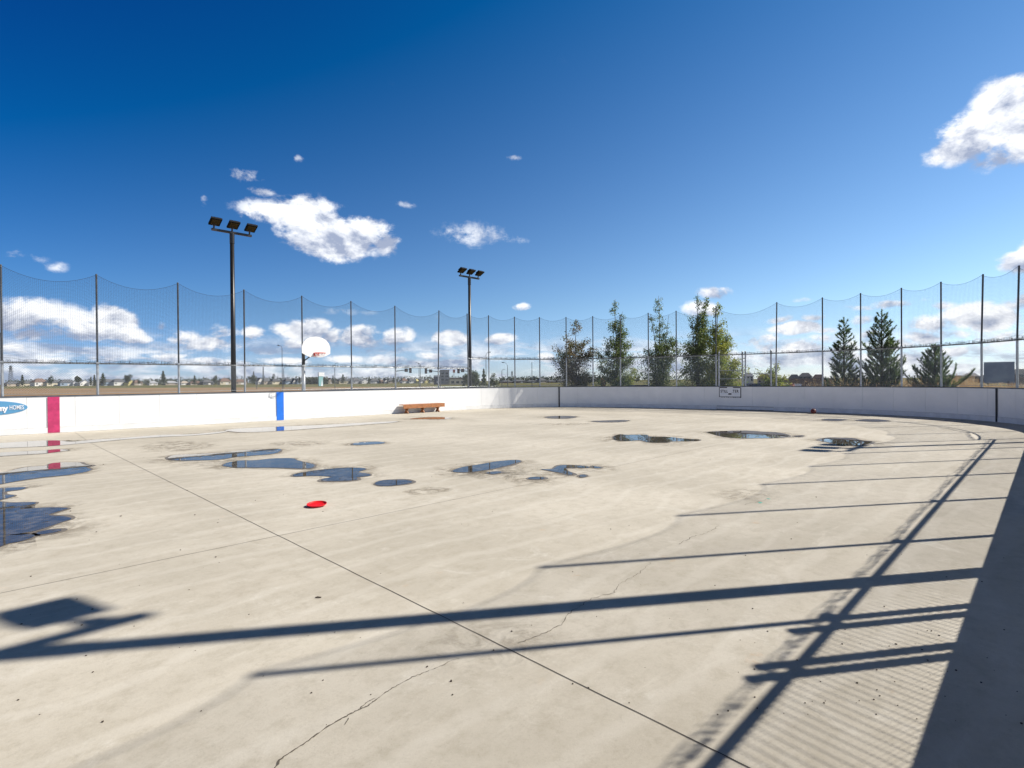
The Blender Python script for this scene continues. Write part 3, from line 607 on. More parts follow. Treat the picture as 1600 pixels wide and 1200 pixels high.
# ------------------------------------------------------------------ floodlight poles
def flood(loc, label):
    root = empty('floodlight_pole', loc, 0, label=label, category='floodlight', group='black floodlight poles around the rink')
    b = MB(); b.tube([(0, 0, -.3), (0, 0, 3), (0, 0, 8.0-loc[2])], [.105, .10, .085], 14); b.build('pole', black, root, True)
    b = MB(); b.box((0, 0, 0.02), .4, .4, .04); b.tube([(0, 0, 7.7), (0, 0, 8.15)], .10, 12); b.build('pole_collar', black, root)
    b = MB(); b.box((0, 0, 8.18), 1.62, .11, .09); b.build('cross_arm', black, root)
    side = -1 if loc[1] > 5 else 1
    for x in (-.72, 0, .72):
        M_ = Matrix.Rotation(side*-math.radians(-24), 3, 'X')
        b = MB(); hz_h = 8.49 if side < 0 else 8.62; c = Vector((x+.02, side*(.15 if side < 0 else .27), hz_h)); b.box(c, .43, .47, .075, M=M_); b.box(c+M_ @ Vector((0, 0, .065)), .30, .34, .06, M=M_)
        for k in range(-3, 4): b.box(c+M_ @ Vector((k*.055, 0, .11)), .012, .30, .05, M=M_)
        h = b.build('floodlight_head', matte, root)
        b = MB(); b.box(c+M_ @ Vector((0, 0, -.041)), .33, .35, .012, M=M_); b.build('lens', lens, h)
        b = MB(); b.tube([(x, 0, 8.2), (x, side*.04, hz_h-.09)], .035, 8); b.box((x, side*.0, 8.39), .16, .09, .07); b.build('bracket', black, h)
    return root
flood(Vector((8.05, 25.2, 0)), 'tall black floodlight pole with three lamp heads behind the left fence')
flood(Vector((22.2, 25.9, 0)), 'smaller looking black floodlight pole with three heads near the far corner')
flood(Vector((7.54, -.66, 0)), 'near floodlight pole known by its broad shadow across the foreground')
flood(Vector((22.15, -2.0, 0)), 'near side floodlight pole casting the barred shadow by the right puddles')

# ------------------------------------------------------------------ basketball hoop
hb = gnd(474.5, 655)
t_ = 23.95/ray(475, 600).y; hx = ray(475, 600).x*t_
hoop = empty('basketball_hoop', (hx, 23.95, 0), label='white fan shaped basketball backboard with orange rim on a steel post above the left boards', category='basketball hoop')
b = MB(); b.tube([(0, 0, -.3), (0, 0, 2.45)], .062, 12); b.build('lower_pole', galv, hoop, True)
b = MB(); b.tube([(0, 0, 2.452), (0, 0, 3.0), (0, -.05, 3.2)], .058, 12); b.build('upper_pole', darksteel, hoop, True)
ytop = -1.0
b = MB(); b.tube([(0, 0, 2.95), (.05, -.5, 3.12), (.13, ytop+.05, 3.22)], .035, 8); b.tube([(0, 0, 2.6), (.13, ytop+.05, 2.98)], .025, 8); b.build('support_arm', darksteel, hoop)
fan = [(-.44, 0), (-.68, .12), (-.69, .40), (-.62, .60), (-.48, .76), (-.28, .86), (0, .90), (.28, .86), (.48, .76), (.62, .60), (.69, .40), (.68, .12), (.44, 0), (.27, -.06), (-.27, -.06)]
bx, bz = .13, 2.80
def fanpts(): 
    sm = []
    for i in range(len(fan)):
        sm.append(fan[i])
    return sm
fp = [(x*.95, z*.95) for x, z in fanpts()]; b = MB(); n = len(fp)
b.add([(bx+x, ytop, bz+z) for x, z in fp]+[(bx+x, ytop+.045, bz+z) for x, z in fp], [tuple(range(n)), tuple(range(2*n-1, n-1, -1))]+[(i, i+n, (i+1) % n+n, (i+1) % n) for i in range(n)])
b.build('backboard', whitep, hoop)
b = MB(); rcx, rcy, rcz = bx, ytop-.36, bz+.12
b.tube([(rcx+.225*math.cos(a*PI/12), rcy+.225*math.sin(a*PI/12), rcz) for a in range(25)], .012, 6)
b.add([(rcx-.13, ytop-.002, rcz+.02), (rcx+.13, ytop-.002, rcz+.02), (rcx+.09, ytop-.15, rcz), (rcx-.09, ytop-.15, rcz), (rcx-.13, ytop-.002, rcz-.12), (rcx+.13, ytop-.002, rcz-.12), (rcx+.07, ytop-.15, rcz-.02), (rcx-.07, ytop-.15, rcz-.02)], [(0, 1, 2, 3), (4, 7, 6, 5), (0, 3, 7, 4), (1, 5, 6, 2), (3, 2, 6, 7), (0, 4, 5, 1)])
for a in range(0, 24, 3): b.tube([(rcx+.225*math.cos(a*PI/12), rcy+.225*math.sin(a*PI/12), rcz), (rcx+.21*math.cos(a*PI/12), rcy+.21*math.sin(a*PI/12), rcz-.07)], .007, 5)
rim = b.build('rim', orange, hoop)
b = MB()
for a in range(12):
    for sg2 in (1, -1):
        pts = []
        for k in range(4):
            th = (a+sg2*k*.5)*PI/6; r_ = .22-.024*k; pts.append((rcx+r_*math.cos(th), rcy+r_*math.sin(th), rcz-.02-.055*k))
        b.tube(pts, .004, 4, False)
b.build('hoop_net', ropew, rim)

# ------------------------------------------------------------------ bench
def X_on(px, py, Y): t = Y/ray(px, py).y; return ray(px, py).x*t
bY = 23.34; bx0, bx1 = X_on(627, 640, bY), X_on(690, 640, bY)+.05; bl = bx1-bx0
bench = empty('wooden_bench', ((bx0+bx1)/2, bY, 0), -.0, label='low reddish brown wooden bench with crossed legs standing against the left boards', category='bench')
for i, yy in enumerate((-.135, 0, .135)): 
    b = MB(); b.box((0, yy, .445), bl, .125, .038); b.build('seat_board', woodm, bench)
b = MB(); b.box((0, -.205, .36), bl, .03, .19); b.build('apron_board', woodm, bench)
for x in (-bl/2+.32, 0, bl/2-.32):
    b = MB()
    for sgx in (1, -1): b.box((x+.03*sgx, 0, .20), .055, .10, .52, M=Matrix.Rotation(sgx*.72, 3, 'X')); b.box((x+.03*sgx, 0, .19), .055, .07, .46, M=Matrix.Rotation(sgx*.62, 3, 'Y'))
    b.box((x, 0, .40), .06, .34, .05); b.build('leg', woodm, bench)

# ------------------------------------------------------------------ small things on the floor
fp_ = gnd(495, 791); fz = empty('flying_disc', (fp_.x, fp_.y, .002), .3, label='red plastic flying disc lying upside down on the concrete', category='flying disc')
b = MB(); prof = [(0, .002), (.10, .004), (.122, .009), (.133, .020), (.137, .031), (.1335, .032), (.129, .022), (.116, .011), (.10, .0065), (0, .0075)]; n = 40; vs = []; fs = []
for r_, z_ in prof:
    for k in range(n): vs.append((r_*math.cos(2*PI*k/n), r_*math.sin(2*PI*k/n), z_))
for i in range(len(prof)-1):
    for k in range(n): fs.append((i*n+k, i*n+(k+1) % n, (i+1)*n+(k+1) % n, (i+1)*n+k))
b.add(vs, fs); d_ = b.build('disc', redplast, fz, True); d_.rotation_euler = (math.radians(2.5), math.radians(-3.5), 0); d_.location = (0, 0, .008); d_.scale = (.93, .93, .9)
bp_ = gnd(1271, 646.5); b = MB(); n, m_ = 28, 16; vs = [(0, 0, -.12)]
for i in range(1, m_):
    for k in range(n): th, ph = PI*i/m_, 2*PI*k/n; vs.append((.12*math.sin(th)*math.cos(ph), .12*math.sin(th)*math.sin(ph), -.12*math.cos(th)))
vs.append((0, 0, .12)); fs = [(0, 1+(k+1) % n, 1+k) for k in range(n)]
for i in range(m_-2):
    for k in range(n): fs.append((1+i*n+k, 1+i*n+(k+1) % n, 1+(i+1)*n+(k+1) % n, 1+(i+1)*n+k))
fs += [(1+(m_-2)*n+k, 1+(m_-2)*n+(k+1) % n, len(vs)-1) for k in range(n)]
b.add(vs, fs); ball = empty('ball', (bp_.x, bp_.y, .12), 0, label='dark red rubber ball resting at the foot of the end boards', category='ball'); b.build('ball_skin', ballm, ball, True)
b = MB()
for ax in range(3):
    b.tube([Vector([.1205*math.cos(a*PI/16), .1205*math.sin(a*PI/16), 0]) if ax == 0 else Vector([.1205*math.cos(a*PI/16), 0, .1205*math.sin(a*PI/16)]) if ax == 1 else Vector([0, .1205*math.cos(a*PI/16), .1205*math.sin(a*PI/16)]) for a in range(33)], .002, 4)
b.build('ball_seam', blackst, ball)
tp_ = gnd(497, 934.5); b = MB(); b.tube([(-.022, 0, .004), (-.006, .002, .0065), (.010, -.001, .006), (.024, .003, .004)], [.003, .005, .0048, .003], 6)
b.build('twig', debris, loc=None, label='short dark twig alone on the bare concrete in the foreground', category='twig').location = (tp_.x, tp_.y, 0.001)
COL.objects[-1].rotation_euler = (0, 0, -.75)
rnd = random.Random(11); b = MB()
spots = [(rnd.uniform(0, 1600), rnd.uniform(700, 1133)) for _ in range(120)]+[(rnd.uniform(1150, 1500), rnd.uniform(980, 1130)) for _ in range(40)]+[(1330, 749), (1397, 738)]
for (x, y) in spots:
    p = gnd(x, y)
    if p.y < -.3 or p.x > 27: continue
    r_ = rnd.uniform(.0018, .0055)*(1+max(0, p.length-4)*.12); k = rnd.randint(5, 7); a0 = rnd.random()*6
    ring_ = [(p.x+r_*rnd.uniform(.6, 1.4)*math.cos(a0+2*PI*i/k), p.y+r_*rnd.uniform(.5, 1.3)*math.sin(a0+2*PI*i/k), .001) for i in range(k)]; top = [(x_, y_, .001+r_*.8) for x_, y_, _ in ring_]
    b.add(ring_+top, [tuple(range(k, 2*k))]+[(i, (i+1) % k, (i+1) % k+k, i+k) for i in range(k)])
b.build('grit', debris, kind='stuff', label='dark grit and crumbs of dirt scattered over the rink floor', category='grit')
b = MB()
for (x, y, w_) in ((1187, 785.5, .05), (1200, 779.5, .03)):
    p = gnd(x, y); b.add([(p.x-w_, p.y-.02, .0025), (p.x+w_*.3, p.y-.035, .0025), (p.x+w_, p.y+.01, .0025), (p.x+.01, p.y+.03, .0025)], [(0, 1, 2, 3)])
b.build('paint_scuff', teal, kind='structure')

# ------------------------------------------------------------------ foliage
def leaf(b, p, sz, rnd, elong=1.3):
    a = Vector((rnd.gauss(0, 1), rnd.gauss(0, 1), rnd.gauss(0, 1))).normalized(); c = a.orthogonal().normalized()
    c = Matrix.Rotation(rnd.random()*6.28, 3, a) @ c; d = a.cross(c)
    b.add([p-c*sz*elong, p-d*sz*.7, p+c*sz*elong, p+d*sz*.7], [(0, 1, 2, 3)])
def poplar(px, Z, stems, nleaf, m, label, base_w, seed, lsz=.043, wind=1.1, yellow=None):
    """stems: (photo x of tip, photo y of tip, half width in m, foliage start 0..1)"""
    rnd = random.Random(seed); base = at(px, Z); root = empty('poplar_tree', base, label=label, category='tree', group='poplar trees behind the end fence')
    tr = MB(); lf = MB(); H0 = max(zt(x, y, Z)+.3 for x, y, _, _ in stems); tot = sum(w_*(zt(x, y, Z)+.3) for x, y, w_, _ in stems)
    for (x, y, hw, st) in stems:
        H = zt(x, y, Z)+.3; dx = (x-px)/FPX*Z; tip = R0*dx+Vector((0, 0, H)); b0 = R0*rnd.uniform(-.08, .08)*base_w+Fv*rnd.uniform(-.2, .2)
        b0.z = 0
        def sp(t): 
            q = b0.lerp(tip, t); q += R0*(-(dx*.55)*math.sin(PI*min(t, 1))*.35+.06*math.sin(t*9+seed)); return Vector((q.x, q.y, H*t))
        tr.tube([sp(i/9) for i in range(10)], [.045*(H/7)*(1-i/9)**.8+.008 for i in range(10)], 7)
        nb = int(H*8)
        for k in range(nb):
            t = st+(1-st)*(k+rnd.random())/nb; 
            if mnoise.noise(Vector((t*9, seed*3.3+x*.1, 1.))) < -.16 or rnd.random() < .15: continue
            prof = min(1, (1-t)*2.1+.10)*(.45+.55*min(1, (t-st)/.12+.3)); L = 1.7*hw*prof*rnd.uniform(.3, 1.25)
            az = rnd.random()*6.28; d = (Vector((math.cos(az), math.sin(az), 0))+R0*wind*.45*rnd.random()).normalized()
            s0 = sp(t*.97); e = s0+d*L+Vector((0, 0, L*rnd.uniform(.35, .95))); mid = s0.lerp(e, .5)+Vector((0, 0, -.05*L))
            tr.tube([s0, mid, e], [.011, .007, .003], 4, False)
            ncl = max(2, int(nleaf*(L+.10)/(tot*4.6)))
            for j in range(ncl):
                u = rnd.random()**.6; p = s0.lerp(mid, u*2) if u < .5 else mid.lerp(e, u*2-1)
                g = .05+.07*L; p = p+Vector((rnd.gauss(0, g), rnd.gauss(0, g), rnd.gauss(0, g*.9)))
                for _ in range(3): leaf(lf, p+Vector((rnd.gauss(0, .08), rnd.gauss(0, .08), rnd.gauss(0, .08))), lsz*rnd.uniform(.6, 1.2), rnd)
    tr.build('trunk', bark, root, True); lf.build('crown', m, root); return root
poplar(900, 37, [(901, 499, .85, .12), (885, 525, .75, .1), (915, 527, .7, .15), (876, 560, .6, .15), (912, 570, .8, .1)], 3900, leafR, 'reddish green poplar, leftmost of the row of trees behind the end fence', 1, 11)
poplar(961, 37, [(963, 468, .5, .1), (974, 487, .5, .2), (982, 530, .7, .12), (948, 540, .75, .1), (971, 515, .6, .1), (940, 572, .6, .1)], 4200, leafA, 'slender poplar with thin top bent right, second from left behind the end fence', 1, 22)
poplar(1029, 36, [(1031, 462, .5, .1), (1018, 490, .6, .15), (1047, 492, .6, .25), (1052, 525, .7, .15), (1006, 545, .6, .3), (1036, 540, .8, .1)], 4200, leafA, 'open dark green poplar with sky gaps, third from left behind the end fence', 1, 33)
poplar(1088, 35, [(1090, 458, .45, .1), (1104, 463, .4, .4), (1080, 500, .6, .15), (1100, 510, .7, .1), (1072, 550, .7, .1), (1092, 540, .8, .08)], 4800, leafA, 'tallest poplar with a forked top behind the end fence', 1, 44)
poplar(1124, 34, [(1122, 472, .55, .1), (1112, 500, .6, .1), (1136, 520, .75, .12), (1146, 560, .75, .08), (1118, 545, .8, .06)], 5600, leafY, 'yellow green poplar beside the fence gate, right of the tallest poplar', 1, 55)
poplar(1210, 36, [(1214, 568, .55, .1), (1203, 578, .5, .1), (1222, 586, .5, .1)], 1700, leafY, 'small bushy yellow green sapling just behind the gate posts', 1, 66)
poplar(984, 58, [(986, 574, .7, .1), (978, 582, .7, .1)], 1200, leafY, 'light green young tree low in the gap right of the slender poplar', 1, 77)

def pine(px, Z, ytop, hwpx, label, seed, dens=1., low=0.0, sq=1.0):
    rnd = random.Random(seed); base = at(px, Z); root = empty('pine_tree', base, label=label, category='tree', group='pine trees at the right end')
    H = zt(px, ytop, Z)+.3; W = hwpx/FPX*Z; tr = MB(); nd = MB()
    tr.tube([(0, 0, 0), (.02, .01, H*.5), (0, 0, H)], [.075, .05, .012], 8)
    def tuft(p, d, L, n):
        ref = Vector((0, 0, 1)) if abs(d.z) < .9 else Vector((1, 0, 0)); a = d.cross(ref).normalized(); b_ = d.cross(a)
        for _ in range(n):
            th = rnd.random()*6.28; sp = rnd.uniform(.35, 1.0); dd = (d+(a*math.cos(th)+b_*math.sin(th))*sp).normalized(); q = p+d*rnd.uniform(-.05, .05)
            e = q+dd*L*rnd.uniform(.6, 1.1); sd = dd.orthogonal().normalized()*.0095; nd.add([q-sd, q+sd, e], [(0, 1, 2)])
    def shoot(p0, d, L, depth):
        n = max(2, int(L/.09)); p = p0.copy(); pts = [p.copy()]
        for i in range(n):
            d = (d+Vector((rnd.gauss(0, .06), rnd.gauss(0, .06), .05))).normalized(); p = p+d*L/n; pts.append(p.copy())
            if depth or i > n*.3: tuft(p, d, .14, int(17*dens))
            if depth == 0 and i > 0 and rnd.random() < .75:
                sd = Vector((-d.y, d.x, 0)).normalized()*rnd.choice((-1, 1)); shoot(p, (d*.8+sd*.8+Vector((0, 0, .35))).normalized(), L*.38*(1-i/n*.5), 1)
        tuft(p, d, .15, int(20*dens)); tr.tube([pts[0], pts[len(pts)//2], pts[-1]], [.014 if depth == 0 else .007, .008, .004], 4, False)
    z = .25; zmax = H-.4
    while z < zmax:
        t = z/H; Lr = W*(1-t)**.95*(1.0 if t > .12 else .8)+.10; nb = rnd.randint(5, 7)
        for k in range(nb):
            az = 2*PI*k/nb+rnd.uniform(-.4, .4); L = Lr*rnd.uniform(.6, 1.25); up = .25+.55*t*sq+rnd.uniform(-.1, .2)
            shoot(Vector((0, 0, z+rnd.uniform(-.06, .06))), Vector((math.cos(az), math.sin(az), up)).normalized(), L, 0)
        z += .23+.06*rnd.random()
    for q_ in range(5): tuft(Vector((0, 0, H-.42+.09*q_)), Vector((0, 0, 1)), .17, 24)
    tr.build('trunk', pbark, root, True); nd.build('crown', leafP, root); return root
pine(1319, 32, 496, 36, 'slim open pine, leftmost of the three pines', 5, .8)
pine(1378, 31, 484, 48, 'tallest and fullest of the three pines, standing in dry grass', 6, .8)
pine(1461, 30, 538, 52, 'low spreading pine with upturned branch tips, rightmost of the three pines', 8, .75, sq=2.)

def bushes(name, label, spans, m, n, seed, sz, kind='stuff', cat='bushes'):
    rnd = random.Random(seed); b = MB()
    for _ in range(n):
        x0, x1, Z0, Z1, h = rnd.choice(spans); px = rnd.uniform(x0, x1); Z = rnd.uniform(Z0, Z1); p = at(px, Z)
        hh = h*(.55+.45*mnoise.noise(Vector((p.x*.35, p.y*.35, seed)))+.25*mnoise.noise(Vector((p.x*1.3, p.y*1.3, seed)))+.15); hh = max(hh, .1)
        for _ in range(3): leaf(b, p+Vector((rnd.gauss(0, .15), rnd.gauss(0, .15), hh*rnd.random()**.7)), sz*rnd.uniform(.6, 1.3), rnd)
    return b.build(name, m, kind=kind, label=label, category=cat)
bushes('verge_shrubs', 'low green and tan shrubs along the verge beyond the far corner', [(742, 860, 58, 80, 1.0), (700, 745, 60, 80, .9), (742, 775, 60, 66, 1.6)], bushm, 6500, 3, .10)
bushes('verge_shrubs', 'dusty shrubs and weeds between the poplar trunks at the far end', [(862, 1000, 46, 54, 1.0), (1040, 1160, 40, 52, 1.0)], bushm, 3500, 4, .09)
bushes('far_tree_line', 'dark line of trees and hedges behind the far houses along the skyline', [(8, 260, 540, 580, 8.), (260, 480, 540, 580, 8.5), (470, 720, 540, 580, 8.), (780, 1000, 440, 480, 6.), (476, 512, 470, 500, 7.)], leafF, 9000, 12, .55, cat='tree line')
# dry weeds at the right end
rnd = random.Random(9); b = MB()
for _ in range(9000):
    px = rnd.triangular(1222, 1640, 1500); Z = rnd.uniform(29, 41); p = at(px, Z)
    if px < 1300 and rnd.random() < .3: continue
    h = rnd.uniform(.7, 1.95)*(1+.22*mnoise.noise(Vector((p.x*.4, p.y*.4, 0)))); h *= .80 if px > 1525 else 1.; lean = Vector((rnd.gauss(0, .12), rnd.gauss(0, .12), 1)); e = p+lean*h; sd = Vector((rnd.gauss(0, 1), rnd.gauss(0, 1), 0)).normalized()*.007
    b.add([p-sd, p+sd, e+sd*.5, e-sd*.5], [(0, 1, 2, 3)])
    for k in range(4): leaf(b, p+lean*h*rnd.uniform(.55, 1.0)+Vector((rnd.gauss(0, .02), rnd.gauss(0, .02), 0)), rnd.uniform(.012, .026), rnd, 2.6)
b.build('dry_weeds', weedm, kind='stuff', label='tall golden dry weeds behind the right end boards', category='weeds')

# ------------------------------------------------------------------ far trees
def fartree(px, Z, ytop, hwpx, label, seed, conifer=False, m=None):
    rnd = random.Random(seed); base = at(px, Z); root = empty('spruce_tree' if conifer else 'leafy_tree', base, label=label, category='tree')
    H = max(1.5, zt(px, ytop, Z)+.3); W = hwpx/FPX*Z; b = MB(); b.tube([(0, 0, 0), (0, 0, H*.85)], [.02*H, .006*H], 6); b.build('trunk', pbark if conifer else bark, root)
    b = MB(); n = 520 if Z > 150 else 1500; lobes = [(rnd.uniform(-.5, .5)*W, rnd.uniform(-.5, .5)*W, H*rnd.uniform(.35, .85), rnd.uniform(.3, .55)) for _ in range(9)]
    for _ in range(n):
        if conifer:
            t = rnd.random()**.75; r_ = 1.35*W*(1-t)**.8*(.65+.35*math.sin(t*34+seed))*rnd.random()**.4; a = rnd.random()*6.28; p = Vector((r_*math.cos(a), r_*math.sin(a), H*(.08+.92*t)-r_*.2))
        else:
            lx, ly, lz, lr = rnd.choice(lobes); v = Vector((rnd.gauss(0, 1), rnd.gauss(0, 1), rnd.gauss(0, 1))).normalized()*rnd.random()**.4
            p = Vector((lx+v.x*lr*W, ly+v.y*lr*W, min(H, lz+v.z*lr*H*.42)))
        leaf(b, p, (.045 if Z > 150 else .028)*H*rnd.uniform(.6, 1.2), rnd)
    b.build('crown', m or leafF, root); return root
def bay(px):
    bs = [4, 153, 279, 382, 472, 549, 617, 682, 731, 765, 804, 844, 885, 927, 970, 1014, 1057, 1119, 1213, 1286, 1345, 1409, 1472, 1535, 1594]
    o = ['first', 'second', 'third', 'fourth', 'fifth', 'sixth', 'seventh', 'eighth', 'ninth', 'tenth', 'eleventh', 'twelfth', 'thirteenth', 'fourteenth', 'fifteenth', 'sixteenth', 'seventeenth', 'eighteenth', 'nineteenth', 'twentieth', 'twenty-first', 'twenty-second', 'twenty-third', 'twenty-fourth']
    for i in range(len(bs)-1):
        if bs[i] <= px < bs[i+1]: return o[i], (px-bs[i])/(bs[i+1]-bs[i])
    return 'last', .5
def where(px):
    o, t = bay(px); return f"{'left end' if t < .28 else 'left half' if t < .46 else 'middle' if t < .56 else 'right half' if t < .76 else 'right end'} of {o} fence bay"
FT = [(35,586,4,1),(80,587,5,0),(123,585,6,0),(142,589,2.5,1),(147.5,586,2.5,1),(161,583,6,1),(200,584,7,0),(217,593,3,0),(229,593.5,5,0),(255,580,6,1),(304,586.5,4,1),(335,586,5,0),(365,592,4,0),(394,585.5,7,0),(468,589,3,1),(520.5,587,3,1),(536,585,5,1),(577,588,2.5,1),(615,588.5,3,1),(619,590,2,1),
      (676,591,4,1),(816,588,2,1),(829,589,2.5,0),(853,588,2,1),(487,592,9,0),(509,592.5,5,0),(478,594,5,0),(790,592.5,6,0),(812,592,6,0)]
used_lab = set()
for i, (x, y, hw, con) in enumerate(FT):
    lab = f"{'pointed dark spruce' if con else 'rounded dark tree'} among far houses, {where(x)}"
    if lab in used_lab: lab = lab.replace('dark', 'small dark')
    if lab in used_lab: lab = lab.replace('small dark', 'low shadowy')
    used_lab.add(lab); fartree(x, 480+10*(i % 4), y, hw, lab, 100+i, bool(con))
for x, y, hw, con, Z, lab in [(738, 578, 11, 0, 85, 'bushy green tree directly right of the far corner floodlight pole'), (745, 583, 9, 0, 88, 'round bush tree a little right of the far floodlight pole'), (756, 577, 6, 1, 84, 'pointed young spruce left of the ninth fence post beyond the corner'),
        (772, 583.5, 9, 0, 82, 'round leafy tree just right of the tall street lamp beyond the corner'), (727, 584, 6, 0, 92, 'dark bushy tree directly left of the far corner floodlight pole'), (942, 590, 6, 0, 70, 'russet shrub like tree between the first two poplars')]:
    fartree(x, Z, y, hw, lab, int(x), bool(con), leafmat('far_leafy', (.05, .08, .025), (.08, .11, .03), (.12, .14, .05)) if x != 942 else leafmat('russet', (.16, .06, .02), (.22, .09, .03), (.28, .16, .06)))

# ------------------------------------------------------------------ houses
HM = {}
def hm(kind, c):
    if (kind, c) not in HM: HM[(kind, c)] = mat(kind+'_paint', c, .8, 0, 0, 20, .12, .3)
    return HM[(kind, c)]
winm = mat('window_glass', (.03, .04, .055), .1)
WHT, CRM, BEI, GRY, BLU, YEL, BRN, DKG = (.72, .71, .68), (.62, .56, .42), (.42, .36, .29), (.34, .35, .37), (.30, .38, .48), (.68, .60, .26), (.17, .11, .085), (.10, .105, .115)
CN = {WHT: 'white', CRM: 'cream', BEI: 'beige', GRY: 'grey', BLU: 'pale blue', YEL: 'yellow', BRN: 'brown', DKG: 'dark grey'}
def house(x0, x1, ytop, wall, roof, gable=False, Z=520, ybot=None, label=None, two=False, seed=0):
    rnd = random.Random(int(x0*7)+seed); cx = (x0+x1)/2; W = (x1-x0)/FPX*Z; c = at(cx, Z); H = zt(cx, ytop, Z)+.3; He = H*(.52 if not two else .68); D = max(8, W*.7) if Z > 200 else W*.6
    lab = label or f"far {CN[wall]} house, {CN[roof]} {'gable' if gable else 'hipped'} roof, {where(cx)}"
    k = 0
    while lab in used_lab: k += 1; lab = lab.replace('house', ('low house', 'plain house', 'distant house')[k % 3], 1)
    used_lab.add(lab)
    dirn = math.atan2(c.y, c.x)-PI/2; root = empty('house', c, dirn+(rnd.uniform(.2, .5) if Z > 250 else rnd.uniform(-.1, .1)), label=lab, category='house')
    b = MB()
    b.box((0, 0, He/2), W*.94, D, He)
    if gable: b.add([(-W*.47, -D/2, He), (W*.47, -D/2, He), (0, -D/2, H*.97), (-W*.47, D/2, He), (W*.47, D/2, He), (0, D/2, H*.97)], [(0, 1, 2), (5, 4, 3)])
    b.build('wall', hm('wall', wall), root); b = MB(); e = .3 if Z > 200 else .25
    if gable:
        for sg3 in (1, -1):
            b.add([(sg3*(W/2), -D/2-e, He-.15), (0, -D/2-e, H), (0, D/2+e, H), (sg3*(W/2), D/2+e, He-.15), (sg3*(W/2), -D/2-e, He-.4), (0, -D/2-e, H-.3), (0, D/2+e, H-.3), (sg3*(W/2), D/2+e, He-.4)], [(0, 1, 2, 3), (7, 6, 5, 4), (0, 4, 5, 1), (2, 6, 7, 3), (0, 3, 7, 4)])
    else:
        r = W*.5-min(D*.45, W*.3)
        b.add([(-W/2, -D/2-e, He), (W/2, -D/2-e, He), (W/2, D/2+e, He), (-W/2, D/2+e, He), (-r, 0, H), (r, 0, H), (-W/2, -D/2-e, He-.2), (W/2, -D/2-e, He-.2), (W/2, D/2+e, He-.2), (-W/2, D/2+e, He-.2)], [(0, 1, 5, 4), (1, 2, 5), (2, 3, 4, 5), (3, 0, 4), (0, 6, 7, 1), (1, 7, 8, 2), (2, 8, 9, 3), (3, 9, 6, 0), (9, 8, 7, 6)])
    b.build('roof', hm('roof', roof), root)
    ws = W*.13; nwin = 2 if W < 14 else 3
    for q in range(nwin):
        xx = -W*.32+q*W*.64/(nwin-1); b = MB(); b.box((xx, -D/2-.03, He*.55), ws, .08, He*.3); b.build('window', winm, root)
    if two:
        for q in range(3): b = MB(); b.box((-W*.3+q*W*.3, -D/2-.03, He*.84), ws, .08, He*.16); b.build('window', winm, root)
    if rnd.random() < .5: b = MB(); b.box((W*.1, -D/2-.02, He*.32), W*.24 if W > 10 else W*.2, .06, He*.6); b.build('garage_door', hm('wall', WHT if wall != WHT else BEI), root)
    return root
HS = [(8,28,596,BEI,DKG,0),(30,51,595,CRM,DKG,0),(52,71,591.3,WHT,BRN,0),(72,93,593,CRM,DKG,0),(94,114,592.8,BLU,DKG,0),(112,121,597,WHT,GRY,0),(122,136,594,WHT,GRY,1),(137,149,595,WHT,GRY,1),
 (151,159,592,BEI,DKG,0),(160,175,592,BLU,DKG,0),(176,192,591.5,WHT,DKG,0),(197,207,593,YEL,DKG,1),(208,220,594,BEI,BRN,0),(232,244,595,WHT,GRY,0),(258,276,595,BEI,GRY,0),(281,294,595.5,WHT,BEI,0),
 (296,314,595,BEI,BRN,0),(315,331,593,DKG,DKG,0),(342,359,591,CRM,BRN,0),(366,384,592.5,BEI,BRN,0),(401,410,590,WHT,DKG,1),(409,422,591,BEI,DKG,0),(422,438,591.5,CRM,DKG,0),(443,455,591,BLU,DKG,0),(456,462,592,WHT,DKG,1),(462,474,591,BLU,DKG,0),
 (511,519,590.5,BEI,BRN,1),(527,547,590.5,CRM,DKG,0),(548,562,590.5,GRY,DKG,0),(562.5,576,592,WHT,GRY,1),(577,591,591,GRY,DKG,0),(592,598,593,BRN,BRN,0),(598,605,592,WHT,DKG,1),(605,618,590.5,BEI,DKG,0),(626,636,591,WHT,BRN,0),(637,648,591,WHT,DKG,0),(649,653,592,YEL,YEL,0),(653,661,591.5,WHT,DKG,0),(661,669,592.5,YEL,BEI,1),(669,678,593,WHT,DKG,0)]
for h in HS: house(h[0], h[1], h[2], h[3], h[4], bool(h[5]))
for x0, x1, y, wl, rf in [(782, 800, 594, BRN, DKG), (801, 820, 593, BRN, DKG), (822, 838, 594, DKG, DKG), (840, 852, 591, BEI, DKG), (853, 868, 594, BRN, DKG), (868, 884, 592.5, BEI, DKG)]: house(x0, x1, y, wl, rf, Z=420)
house(1161, 1177, 582, WHT, GRY, Z=190, two=True, label='white two storey house just visible between the gate posts')
house(1184, 1204, 583.5, BEI, BRN, Z=180, label='dark roofed house partly behind the small sapling')
house(1232, 1250, 585, DKG, DKG, Z=175, label='dark grey house at the left end of the right-hand terrace')
house(1249, 1268, 582.5, DKG, DKG, Z=170, two=True, label='tallest dark grey house left of the slim pine')
house(1269, 1288, 585, GRY, BRN, Z=172, label='grey house with brown roof next to the slim pine')
house(1488, 1506, 586.5, GRY, DKG, Z=190, label='grey house with dark roof in front of the low pine')
house(1506, 1528, 583, BEI, GRY, Z=190, two=True, label='beige two storey house left of the blue-grey board')
house(1530, 1545, 586, BRN, DKG, Z=180, label='brown house directly left of the blue-grey board')
house(1580, 1615, 576.5, BRN, DKG, Z=120, two=True, label='large dark brown house at the right edge of the picture')
